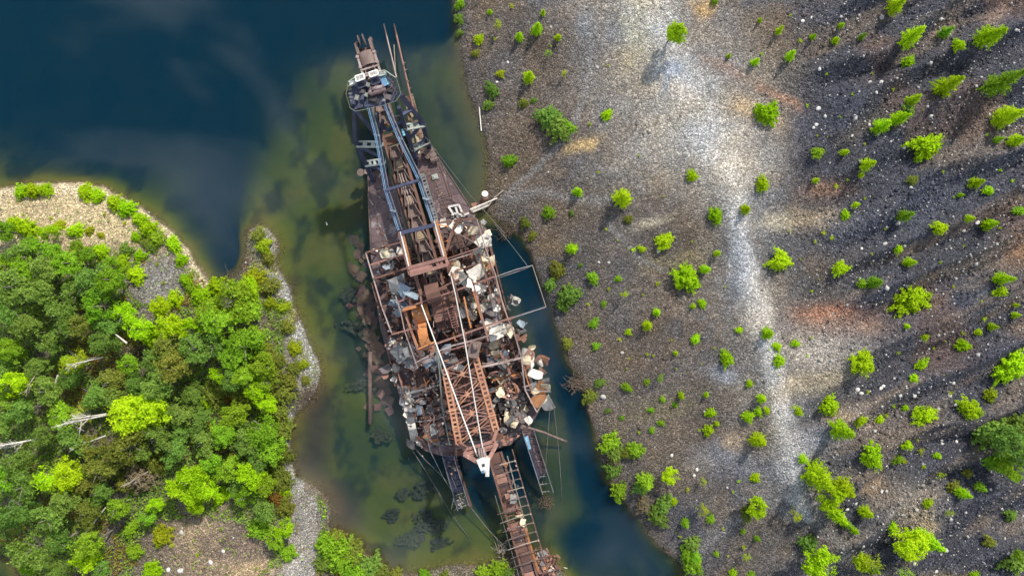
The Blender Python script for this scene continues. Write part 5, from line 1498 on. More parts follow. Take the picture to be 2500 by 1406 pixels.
# finer wreckage strewn through the hull
def rubble():
    rr = random.Random(5); q = MB()
    mats = ['rust', 'hull', 'sheetd', 'sheetg', 'rustpink', 'sheetw', 'darksteel', 'orange']
    idx = []
    for k in range(2600):
        a, b = rand_in(INT)
        if 1008 < a < 1074 and 905 < b < 1000 and a < 1040: continue
        c = W(a, b, ZD + abs(rr.gauss(0, .5)) + .1)
        n0 = len(q.f)
        d = Vector((rr.gauss(0, 1), rr.gauss(0, 1), rr.gauss(0, .35))).normalized(); Ln = rr.uniform(.2, 1.1)
        if rr.random() < .45: q.beam(c - d * Ln, c + d * Ln, rr.uniform(.05, .16), rr.uniform(.05, .16))
        else: q.beam(c - d * Ln * .5, c + d * Ln * .5, rr.uniform(.3, .9), 0.04, up=(rr.gauss(0, .4), rr.gauss(0, .4), 1))
        m_ = rr.choices(range(8), [6, 5, 5, 2, 3, .8, 3, 1.5])[0]
        idx += [m_] * (len(q.f) - n0)
    o = obj('wreckage', q, M[mats[0]])
    for m_ in mats[1:]: o.data.materials.append(M[m_])
    o.data.polygons.foreach_set('material_index', idx)
    tag(o, 'fine scrap and splinters strewn through the burnt deckhouse', 'wreckage', kind='stuff')
rubble()
def rust_heap():
    rr = random.Random(8); q = MB(); idx = []
    for k in range(420):
        a, b = rr.gauss(1325, 17), rr.gauss(1385, 15)
        c = W(a, b, .3 + abs(rr.gauss(0, .5)))
        d = Vector((rr.gauss(0, 1), rr.gauss(0, 1), rr.gauss(0, .4))).normalized(); n0 = len(q.f)
        q.beam(c - d * .4, c + d * .4, rr.uniform(.06, .32), .05, up=(rr.gauss(0, .4), rr.gauss(0, .4), 1))
        idx += [rr.choices(range(4), [4, 3, 1, 2])[0]] * (len(q.f) - n0)
    o = obj('scrap_heap', q, M['sheetr'])
    for m_ in ('rustpink', 'sheetw', 'rust'): o.data.materials.append(M[m_])
    o.data.polygons.foreach_set('material_index', idx)
    tag(o, 'heap of orange rusty scrap at the lower end of the stacker', 'scrap', kind='stuff')
rust_heap()

# ------------------------------------------------------------------ things around the dredge
g = thing('gangway', W(1160, 508, 0.6), 'pale ladder-like gangway from the right bow deck to the bank', 'gangway')
A, B = W(1148, 511, 1.5), W(1214, 484, 0.9); A2, B2 = W(1155, 518, 1.5), W(1192, 502, 1.0)
obj('stringer', MB().beam(A, B, 0.14, 0.16), M['drift'], g); obj('stringer', MB().beam(A2, B2, 0.14, 0.16), M['drift'], g)
for k in range(13):
    t = k / 12; obj('rung', MB().beam(lerp(A, lerp(A, B, .62), t), lerp(A2, B2, t), 0.1, 0.08), M['drift'], g)
p = MB().tube([W(1190, 505, .9), W(1208, 482, .9), W(1229, 465, .9)], .1, 6)
tag(obj('driftwood_pole', p, M['wood']), 'thin brown pole lying on the bank beside the gangway', 'pole')
q = thing('mooring_stump', W(1184, 480, .3), 'white-topped rusty mooring post at the right bank by the gangway', 'post')
obj('post', MB().tube([W(1178, 498, -.5), W(1184, 480, 1.6)], .5, 10), M['sheetr'], q); obj('cap', MB().tube([W(1184, 475, 1.6), W(1184, 473, 1.9)], .5, 12), M['whitepaint'], q)
obj('side_plate', MB().slab(P([(1150, 497), (1178, 490), (1176, 508), (1154, 510)], .25), .08), M['sheetr'], q)
tag(obj('steel_pipe', MB().tube([W(904, 858, .25), W(903, 930, .15), W(904, 1035, -.05)], .34, 12), M['bucket'], smooth=True), 'long rusty pipe standing out of the shallows left of the stern', 'pipe')
tag(obj('pole', MB().tube([W(1170, 262, .2), W(1175, 320, .15)], .09, 6), M['drift']), 'pale straight pole at the water edge of the right bank', 'pole')
tag(obj('stick', MB().tube([W(796, 543, -.05), W(799, 550, .08)], .09, 6), M['drift']), 'short white stick floating in the green shallows', 'stick')
def cable(name, pts, r, mat, label, cat='cable'):
    tag(obj(name, MB().tube([W(*p) for p in pts], r, 5), M[mat]), label, cat)
cable('mooring_cable', [(1038, 334, 9), (1100, 415, 5), (1150, 480, 2.5), (1167, 497, 1.3), (1200, 535, 1.1), (1232, 570, 1.0)], .045, 'cable', 'thin slack cable from the bow gantry along the right deck to the bank')
cable('mooring_cable', [(1208, 548, 1.6), (1250, 600, 4), (1287, 648, 7)], .035, 'rail', 'pale cable from the bank to the outrigger frame')
cable('mooring_cable', [(992, 1070, 2), (1040, 1124, 1.6), (1120, 1200, .8), (1190, 1290, .5), (1242, 1344, .6)], .06, 'cable', 'long cable from the left stern corner to the stacker foot')
cable('mooring_cable', [(992, 1076, 1), (1040, 1150, -.1), (1100, 1250, -.4), (1150, 1320, -.6)], .05, 'cable', 'shadow of the long stern cable in the water, modelled as a fainter strand')  # no second cable: the long cable's shadow and reflection, modelled as a strand
cable('mooring_cable', [(1343, 992, 3.8), (1338, 1060, 1.5), (1331, 1145, -.2), (1322, 1186, .8)], .045, 'cable', 'left of two thin cables hanging from the right stern corner')
cable('mooring_cable', [(1352, 990, 3.8), (1362, 1080, 1.2), (1368, 1150, .2), (1372, 1220, -.5)], .045, 'cable', 'right of two thin cables hanging from the right stern corner')
for i, (a, b, lab) in enumerate(((1040, 1112, 'upper'), (1060, 1108, 'lower'))):
    cable('sluice_cable', [(1036 + i * 26, 1040, 4), (1050 + i * 25, 1100, 3), (1085 + i * 20, 1170, 1.6), (1116 + i * 8, 1215, .7)], .05, 'rail', '%s cable slanting down over the left tail sluice' % lab)
# tangled branches at the ends of the sluices and along the shore
def tangle(a, b, r, n, mat, label, z=.2, name='brushwood'):
    rr = random.Random(int(a * 7 + b)); q = MB()
    for k in range(n):
        c = W(rr.gauss(a, r * .5), rr.gauss(b, r * .5), z + abs(rr.gauss(0, .15)))
        d = Vector((rr.gauss(0, 1), rr.gauss(0, 1), rr.gauss(0, .25))).normalized() * rr.uniform(.3, 1.0)
        q.tube([c - d, c + Vector((rr.gauss(0, .12), rr.gauss(0, .12), 0)), c + d], rr.uniform(.025, .07), 4, 0.02)
    tag(obj(name, q, M[mat]), label, 'brushwood')
tangle(1333, 1228, 15, 46, 'bark', 'tangle of grey branches below the right tail sluice')
tangle(1125, 1225, 14, 30, 'drift', 'pale sticks caught on the left tail sluice end')
tangle(1235, 560, 22, 70, 'bark', 'dark brushwood on the bank right of the deckhouse')
tangle(1405, 935, 18, 70, 'bark', 'dark brushwood at the water edge right of the stern')
tangle(560, 685, 24, 50, 'bark', 'dark driftwood wedged in the cove of the left bank')
tangle(745, 965, 24, 60, 'bark', 'brown brushwood on the narrow part of the left beach')
tangle(775, 1245, 18, 30, 'bark', 'dark sticks on the lower pale beach')
tangle(1225, 1340, 16, 24, 'wood', 'sticks and scraps left of the stacker foot')

# weed mats just under the surface: ragged rafts of small fronds
wm = random.Random(31)
def weed_mat(a, b, r, label):
    q = MB(); ph = [wm.uniform(0, 6.28) for _ in range(4)]
    for k in range(int(9 * r)):
        an = wm.uniform(0, 6.28); t = math.sqrt(wm.random())
        rr = r * t * (1 + .3 * math.sin(2 * an + ph[0]) + .25 * math.sin(3 * an + ph[1]) + .2 * math.sin(5 * an + ph[2]))
        if math.sin(rr * .35 + ph[3] + 3 * math.sin(an * 2 + ph[1])) > .75: continue
        c = W(a + math.cos(an) * rr * 1.15, b + math.sin(an) * rr * .8, wm.uniform(-.5, -.22)); s_ = wm.uniform(.12, .4)
        u_ = Vector((wm.gauss(0, 1), wm.gauss(0, 1), 0)).normalized() * s_; v_ = Vector((-u_.y, u_.x, wm.gauss(0, .05))) * wm.uniform(.35, .8)
        q.add([c - u_, c - v_, c + u_, c + v_, c - u_ * .6 - Vector((0, 0, .06)), c + v_ * .6 - Vector((0, 0, .06)), c + u_ * .6 - Vector((0, 0, .06))], [(0, 1, 2, 3), (6, 5, 4)])
    tag(obj('weed_mat', q, M['weed']), label, 'water weed', 'weed mats on the pond')
for a, b, r, lab in ((1045, 1275, 34, 'largest dark weed raft in the shallows below the stern'), (1008, 1312, 30, 'dark weed raft lowest of those left of the stacker'), (1032, 1195, 22, 'long dark weed raft left of the left sluice'), (930, 1064, 22, 'small weed raft left of the stern corner'),
                     (984, 1205, 15, 'round dark weed raft below left of the stern'), (1075, 1325, 18, 'weed raft near the bottom pale shore'), (955, 1258, 16, 'weed raft left of the largest one'), (862, 800, 24, 'dark weed patch left of the sunken plates'), (850, 720, 20, 'dark weed patch highest on the left side of the hull'), (880, 940, 22, 'dark weed patch left of the leaning pipe')):
    weed_mat(a, b, r, lab)

# ------------------------------------------------------------------ trees and bushes
def quads_from(C, Nn, S, rs):
    """leaf quads: centres, normals, half sizes"""
    m = len(C)
    ref = np.where(np.abs(Nn[:, 2:3]) < .9, np.array([[0, 0, 1.0]]), np.array([[1.0, 0, 0]]))
    U = np.cross(Nn, ref); U /= np.linalg.norm(U, axis=1, keepdims=True) + 1e-9
    V = np.cross(Nn, U)
    a = rs.uniform(0, 6.28, m)[:, None]
    U2 = U * np.cos(a) + V * np.sin(a); V2 = -U * np.sin(a) + V * np.cos(a)
    S = S[:, None]; k = rs.uniform(.28, .55, m)[:, None]
    v = np.stack([C - U2 * S, C - V2 * S * k, C + U2 * S, C + V2 * S * k], 1).reshape(-1, 3)
    return v, np.arange(4 * m).reshape(m, 4)
def unit(a): return a / (np.linalg.norm(a, axis=1, keepdims=True) + 1e-9)
def larch(seed):
    rs = np.random.default_rng(seed); C = []; Nn = []; S = []
    lev = 20
    for i in range(lev):
        t = i / (lev - 1)
        z = .25 + 2.95 * t; Lb = (1 - t) ** .75 * rs.uniform(.8, 1.1) + .06
        nb = int(lerp(9, 4, t)); a0 = rs.uniform(0, 6.28)
        for b in range(nb):
            a = a0 + 6.28 * b / nb + rs.normal(0, .25); Lq = Lb * rs.uniform(.65, 1.12)
            ns = max(3, int(11 * Lq))
            for s_ in np.linspace(.12, 1, ns):
                for _ in range(4):
                    r = Lq * s_
                    C.append((math.cos(a) * r + rs.normal(0, .055), math.sin(a) * r + rs.normal(0, .055), z + .22 * r - .1 * r * r + rs.normal(0, .05)))
                    Nn.append((rs.normal(0, .8) + .5 * math.cos(a), rs.normal(0, .8) + .5 * math.sin(a), 1.0))
                    S.append(rs.uniform(.08, .155) * (1.05 - .35 * s_))
    return quads_from(np.array(C), unit(np.array(Nn)), np.array(S), rs)
def birch(seed, zc=1.95, rz=.95, nc=78, leaf=.07, per=52):
    """rounded crown of many small uneven leaf sprays on a few main limbs"""
    rs = np.random.default_rng(seed); C = []; Nn = []; S = []
    limbs = unit(rs.normal(0, 1, (7, 3)) + np.array([0, 0, .35])); reach = rs.uniform(.55, 1.2, 7)
    for k in range(nc):
        i = rs.integers(7); d = limbs[i] + rs.normal(0, .38, 3); d /= np.linalg.norm(d)
        r = rs.uniform(.25, 1) ** .55 * reach[i]
        c = np.array([d[0] * .85 * r, d[1] * .85 * r, zc + d[2] * rz * r])
        ax = unit((d * .8 + rs.normal(0, .5, 3))[None])[0]
        ln = rs.uniform(.16, .36)
        t = rs.uniform(-.3, 1, per)
        pts = c + ax * (t * ln)[:, None] + rs.normal(0, 1, (per, 3)) * (.10 * (1.15 - t * .7))[:, None]
        C.append(pts); Nn.append(rs.normal(0, .55, (per, 3)) + d * .5 + np.array([0, 0, .55])); S.append(rs.uniform(leaf * .65, leaf * 1.35, per))
    return quads_from(np.concatenate(C), unit(np.concatenate(Nn)), np.concatenate(S), rs)
def shrub(seed, nc=120, per=30, leaf=.08):
    """a dome of feathery shoots fanning out from the root"""
    rs = np.random.default_rng(seed); C = []; Nn = []; S = []
    ph = rs.uniform(0, 6.28, 3)
    for k in range(nc):
        a = rs.uniform(0, 6.28); el = rs.uniform(.12, 1.5)
        out = (1 + .16 * math.sin(2 * a + ph[0]) + .13 * math.sin(3 * a + ph[1]) + .1 * math.sin(5 * a + ph[2])) * rs.uniform(.8, 1.04)
        tip = np.array([math.cos(a) * math.cos(el) * out, math.sin(a) * math.cos(el) * out, (.15 + .95 * math.sin(el)) * rs.uniform(.7, 1.1)])
        t = rs.uniform(.25, 1.02, per) ** .7
        pts = tip[None] * t[:, None] + rs.normal(0, 1, (per, 3)) * (.085 * (1.25 - t * .75))[:, None]
        C.append(pts); Nn.append(rs.normal(0, .55, (per, 3)) + tip * .5 + np.array([0, 0, .6])); S.append(rs.uniform(leaf * .65, leaf * 1.4, per))
    return quads_from(np.concatenate(C), unit(np.concatenate(Nn)), np.concatenate(S), rs)
def sprig(seed):
    rs = np.random.default_rng(seed); C = []; Nn = []; S = []
    for k in range(9):
        a = rs.uniform(0, 6.28); r = rs.uniform(.1, .75)
        for j in range(16):
            t = rs.uniform(.2, 1)
            C.append((math.cos(a) * r * t + rs.normal(0, .12), math.sin(a) * r * t + rs.normal(0, .12), .1 + t * .9 + rs.normal(0, .1))); Nn.append((rs.normal(0, .7), rs.normal(0, .7), 1)); S.append(rs.uniform(.08, .17))
    return quads_from(np.array(C), unit(np.array(Nn)), np.array(S), rs)
def crown_meshes(fn, n, s0, name):
    out = []
    for i in range(n):
        v, f = fn(s0 + i); out.append(fast_mesh(name, v, quads=f, mat=LEAF['lime']))
    return out
CROWN = {'larch': crown_meshes(larch, 5, 400, 'crown'), 'birch': crown_meshes(birch, 6, 500, 'crown'), 'shrub': crown_meshes(shrub, 5, 600, 'crown'), 'sprig': crown_meshes(sprig, 5, 700, 'foliage'),
         'thin': crown_meshes(lambda s_: birch(s_, nc=34, per=22, leaf=.065), 3, 800, 'crown')}
def trunk_mesh(kind, seed):
    rr = random.Random(seed); q = MB()
    if kind == 'larch':
        q.tube([(0, 0, -.15), (.02, .01, 1.5), (0, .02, 3.15)], .07, 7, .012)
        for k in range(10):
            z = rr.uniform(.3, 2.6); a = rr.uniform(0, 6.28); r = (1 - z / 3.3) * .8
            q.tube([(0, 0, z), (math.cos(a) * r, math.sin(a) * r, z + .15 * r)], .018, 4, .006)
    elif kind in ('birch', 'thin'):
        q.tube([(0, 0, -.15), (.04, -.03, 1.0), (.0, .05, 2.2), (.02, .02, 2.7)], .075, 7, .015)
        for k in range(9):
            z = rr.uniform(.8, 2.1); a = rr.uniform(0, 6.28); r = rr.uniform(.4, .8)
            q.tube([(0, 0, z), (math.cos(a) * r * .5, math.sin(a) * r * .5, z + .3), (math.cos(a) * r, math.sin(a) * r, z + .5)], .03, 5, .008)
    else:
        for k in range(7):
            a = rr.uniform(0, 6.28); r = rr.uniform(.3, .75)
            q.tube([(0, 0, -.1), (math.cos(a) * r * .5, math.sin(a) * r * .5, .4), (math.cos(a) * r, math.sin(a) * r, .8)], .04, 5, .01)
    return mesh_of('trunk', q, M['bark'])
TRUNK = {k: [trunk_mesh(k, 900 + i) for i in range(2)] for k in ('larch', 'birch', 'shrub', 'thin')}
for k in ('birch', 'thin'):
    for t in TRUNK[k]: t.materials[0] = M['limb']

T_ = random.Random(77)
plant_items = []
LOOK = {'lime': 'lime green', 'ylime': 'yellow-green', 'green': 'mid green', 'dark': 'dark green', 'olive': 'olive', 'rust': 'rusty orange', 'dry': 'dry brown'}
NOUN = {'larch': 'young larch', 'birch': 'leafy tree', 'shrub': 'bush', 'sprig': 'tuft', 'thin': 'sparse birch'}
def place_name(px, py):
    if px > 1100:
        sR = float(signed_dist(np.array([float(px)]), np.array([float(py)]), RIGHT)[0])
        tx = float(np.interp(py, [t[1] for t in TRACK], [t[0] for t in TRACK]))
        if sR < 110 and px < 1720:
            return 'on right bank beside bow' if py < 430 else 'on right bank opposite deckhouse' if py < 800 else 'on right bank beside stern' if py < 1020 else 'on right bank below stern'
        v = 'at top edge' if py < 160 else 'in upper quarter' if py < 400 else 'above mid height' if py < 600 else 'at mid height' if py < 800 else 'below mid height' if py < 1000 else 'in lower quarter' if py < 1200 else 'at bottom edge'
        if px < tx - 110: return 'left of pale track ' + v
        if px < tx + 110: return 'beside pale track ' + v
        if px < 2250: return 'on dark slope ' + v
        return 'at far right ' + v
    if px > 950: return 'on bottom shore beside stacker'
    if py < 560: return 'on sandy rim of left bank'
    if px > 590 and py < 720: return 'on left spit'
    if px > 760: return 'on bottom bank right of pale beach'
    v = 'above mid height' if py < 720 else 'at mid height' if py < 880 else 'below mid height' if py < 1040 else 'in lower quarter' if py < 1220 else 'at bottom edge'
    if px > 590: return 'along left beach ' + v
    if px > 400: return 'in right of wood ' + v
    if px > 180: return 'in wood centre ' + v
    return 'in left of wood ' + v
def plant(px, py, r, kind, look, hf=1.0, lean=None):
    R = r * (1.12 if px < 1100 else 1.0) / PXM
    far = math.hypot(px - 1250, py - 703)
    ratio = {'larch': 3.2, 'birch': 2.9, 'thin': 2.9, 'shrub': 1.15, 'sprig': 1.1}[kind]
    if kind in ('larch', 'birch', 'thin'):
        R *= lerp(1.0, .72, min(1, far / 1200))
    hh = R * ratio * hf
    zc = hh * (.5 if kind != 'birch' else .68)
    p = W(px, py, 1.5 + zc)
    zg = hgt(p.x, p.y); p = W(px, py, max(zg, 0) + zc); zg = max(hgt(p.x, p.y), -.1)
    rot = (T_.gauss(0, .05), T_.gauss(0, .05), T_.uniform(0, 6.28))
    szw = 'tiny' if r < 8 else 'small' if r < 15 else 'medium' if r < 26 else 'large' if r < 42 else 'huge'
    base = '%s %s %s %s' % (szw, LOOK[look], NOUN[kind], place_name(px, py))
    cat = {'larch': 'tree', 'birch': 'tree', 'thin': 'tree', 'shrub': 'bush', 'sprig': 'shrub'}[kind]
    grp = ('young larches on the tailings' if kind == 'larch' else 'leafy trees' if kind in ('birch', 'thin') else 'bushes' if kind == 'shrub' else 'small tufts on the gravel') + (' right of the pond' if px > 1100 else ' left of the pond')
    cm = T_.choice(CROWN[kind])
    if kind == 'sprig' or r < 9:
        o = bpy.data.objects.new({'sprig': 'seedling', 'larch': 'larch_sapling', 'shrub': 'small_bush'}.get(kind, 'sapling'), cm); COL.objects.link(o)
        crown = o
    else:
        o = bpy.data.objects.new({'larch': 'larch_tree', 'birch': 'birch_tree', 'thin': 'birch_tree', 'shrub': 'bush'}[kind], None); o.empty_display_size = .3; COL.objects.link(o)
        crown = bpy.data.objects.new('crown', cm); COL.objects.link(crown); crown.parent = o
        tr = bpy.data.objects.new('trunk' if kind != 'shrub' else 'stems', T_.choice(TRUNK[kind])); COL.objects.link(tr); tr.parent = o
    o.location = (p.x, p.y, zg - .03); o.rotation_euler = rot; o.scale = (R * T_.uniform(.8, 1.15), R * T_.uniform(.85, 1.2), R * hf * T_.uniform(.85, 1.15))
    crown.material_slots[0].link = 'OBJECT'; crown.material_slots[0].material = LEAF[look]
    tag(o, cat=cat, group=grp)
    plant_items.append((o, base, px))
    return o
CODE = {'L': ('larch', 'lime'), 'l': ('sprig', 'lime'), 'Y': ('sprig', 'ylime'), 'G': ('shrub', 'green'), 'D': ('shrub', 'dark'), 'O': ('shrub', 'olive'), 'B': ('birch', 'green'), 'K': ('birch', 'dark'),
        'E': ('birch', 'lime'), 'F': ('birch', 'olive'), 'R': ('shrub', 'rust'), 'X': ('shrub', 'dry'), 'T': ('thin', 'ylime'), 'S': ('shrub', 'lime'), 'V': ('thin', 'green'), 'J': ('larch', 'green'), 'Z': ('shrub', 'ylime')}
RIGHT_PLANTS = """1122,10,15,G 1120,45,15,D 1123,80,11,D 1195,28,8,L 1215,65,18,T 1250,15,10,Y 1168,95,15,S 1160,130,12,O 1208,95,8,Y 1268,88,13,L 1311,70,17,L 1325,32,9,L 1362,88,11,L 1345,112,5,l 1340,130,14,V 1222,180,12,Z
1290,185,19,L 1378,180,12,T 1202,220,20,D 1192,255,14,D 1278,250,14,O 1303,245,8,D 1340,290,32,D 1362,315,34,D 1385,308,20,G 1440,303,9,Y 1481,281,15,S 1485,160,6,Y 1242,392,22,G 1645,78,36,E 1745,2,12,G 1781,136,8,L 1857,48,8,L 1903,75,13,L 1929,38,7,l
1955,100,9,l 1987,88,11,L 2042,97,11,L 2056,60,10,L 2105,90,12,J 1845,150,13,L 1860,132,8,l 1934,135,18,L 2195,10,26,L 2232,88,36,L 2315,75,25,J 2343,110,19,S 2428,80,40,L 2218,152,18,S 2320,205,40,L 2455,200,46,J 2465,280,36,L 2232,245,20,L 2220,268,16,D
2160,305,26,L 2198,285,24,L 1877,275,32,S 1971,258,7,l 2055,283,5,l 2260,360,44,S 2490,340,22,L 2440,340,16,J 1998,373,18,G 2067,370,13,L 2118,400,21,L 1997,330,6,Y 2115,350,6,Y 1994,441,10,L 1863,450,20,S 1822,510,16,L 2042,455,9,l 2070,440,6,l
2103,428,9,L 2235,438,14,O 2390,445,21,L 2420,465,15,S 2350,475,10,L 2440,417,8,l 2330,482,6,l 2092,500,11,L 2067,525,13,S 2112,484,6,l 2212,527,25,J 2297,555,21,S 2365,532,12,L 2418,547,23,L 2455,555,8,Y 2500,515,14,G 1928,566,6,Y 2011,568,10,Y 2034,580,10,Y
1990,590,9,Y 2191,608,15,S 2225,640,17,L 1905,635,32,S 1865,647,9,l 1954,632,5,Y 2055,655,19,S 2110,693,15,G 2145,690,18,J 1981,711,7,l 2228,730,45,S 2455,680,26,L 2445,712,17,S 2395,735,6,l 2482,745,10,L 2484,770,12,L 2398,778,9,l 2222,797,9,L
1690,428,18,S 1748,525,23,S 1523,483,25,L 1411,468,15,L 1339,518,19,G 1395,521,8,D 1533,535,11,O 1622,590,23,S 1282,545,18,O 1300,575,13,O 1397,605,16,L 1508,586,4,l 1545,610,9,l 1566,608,11,S 1752,619,12,L 1673,678,37,S 1721,657,17,L 1362,660,24,O
1345,695,20,D 1390,720,32,D 1372,745,20,D 1447,680,18,G 1417,647,7,D 1510,680,11,G 1523,718,16,T 1487,705,9,Y 1474,742,9,G 1436,742,8,Y 1604,692,10,Y 1604,763,11,L 1694,748,9,L 1715,742,12,S 1450,790,13,G 1583,796,16,L 1535,811,10,S 1513,828,8,Y 1455,845,11,G
1385,840,16,O 1580,865,8,Y 1595,868,8,Y 1536,875,6,Y 1699,829,14,S 1806,806,10,S 1651,863,8,L 1775,877,22,S 1712,888,5,l 1878,815,17,L 1897,846,13,S 1878,853,6,l 1902,882,17,S 1902,915,6,Y 1943,838,11,S 1981,825,6,l 1971,869,5,l 1465,935,13,D 1530,945,14,G
1580,933,10,G 1613,922,14,V 1440,968,20,O 1618,975,9,G 1665,966,12,L 1726,964,9,L 1648,989,7,G 1590,1001,10,G 1831,938,12,S 1863,975,16,L 1828,1018,16,S 1852,1005,11,S 1875,1003,10,S 1940,995,9,Y 1949,1003,11,S 1736,1007,14,S 1752,1035,9,L 1730,1050,14,S 1707,1050,6,l
1615,1033,10,G 1592,1050,9,G 1518,1020,8,G 1485,1003,8,D 1855,1077,25,L 2100,885,34,S 2257,892,18,S 2237,925,12,S 2357,845,19,S 2255,822,11,S 2390,810,11,S 2425,798,13,L 2350,815,10,Y 2470,897,42,S 2425,965,20,Z 2375,1000,30,S 2268,1018,27,S 2025,990,29,S
2055,1050,35,L 2100,1025,17,S 2178,990,9,l 2215,997,10,S 2165,1015,10,l 2150,1025,12,S 2207,1083,18,S 2237,1073,6,Y 2136,1117,28,S 2190,1120,17,G 2220,1130,13,Y 2250,1100,12,Y 2300,1118,10,S 2258,1140,10,Y 2290,1155,14,Y 2365,1155,16,O 2440,1060,50,D 2480,1090,60,K
2410,1050,36,D 2490,1040,44,D 2470,1140,48,B 2430,1120,34,G 1960,1120,13,S 2005,1165,46,L 2028,1215,40,E 2075,1200,34,L 2042,1255,24,L 1845,1167,13,S 1804,1175,6,l 1790,1200,6,l 1938,1250,21,T 1852,1242,36,E 1830,1250,24,O 1718,1246,22,T 1735,1268,12,G 1675,1278,14,J
1638,1168,26,E 1645,1225,12,S 1580,1175,25,J 1565,1190,20,D 1620,1235,28,D 1605,1262,26,D 1570,1235,22,X 1715,1175,14,T 1680,1195,9,Y 1490,1080,28,G 1500,1110,24,D 1552,1100,24,G 1530,1108,18,O 1495,1150,24,D 1510,1200,24,G 1500,1130,18,X 1690,1330,24,D 1690,1375,34,G
1700,1360,18,B 1815,1297,9,G 1850,1317,10,J 1822,1358,18,T 1815,1335,10,Y 1750,1352,8,G 1778,1357,6,Y 1975,1330,24,D 2000,1380,52,E 2120,1360,40,T 2100,1370,30,E 2245,1340,52,E 2265,1325,40,L 2120,1255,21,L 2075,1285,19,J 2100,1305,14,L 2175,1285,16,S 2280,1235,13,S 2315,1248,16,T
2365,1210,21,L 2340,1195,18,O 2410,1195,16,J 2470,1260,18,D 2480,1370,36,D 2480,1350,18,B 2370,1400,14,S 2430,1330,18,O 1790,1400,12,S 1835,1402,10,G 2140,1395,26,J 2210,1395,30,V 1530,900,6,Y 1560,1055,8,Y 1660,1310,7,Y 1765,1290,7,Y 2130,620,6,Y 2160,560,6,Y 2300,640,7,l
2330,700,7,Y 2280,850,7,l 2190,860,7,Y 2320,960,9,Y 2130,960,7,Y 1460,420,7,Y 1560,380,6,Y 1620,480,6,Y 1480,560,7,Y 1690,590,6,Y 1770,700,6,Y 1640,830,6,Y 1570,720,7,Y 1650,900,6,Y 1745,850,6,Y 2020,180,7,l 2130,180,7,Y 2080,230,6,l 2180,220,7,Y 2410,330,8,l 2480,440,8,l 2360,600,7,Y 2300,420,8,Y"""
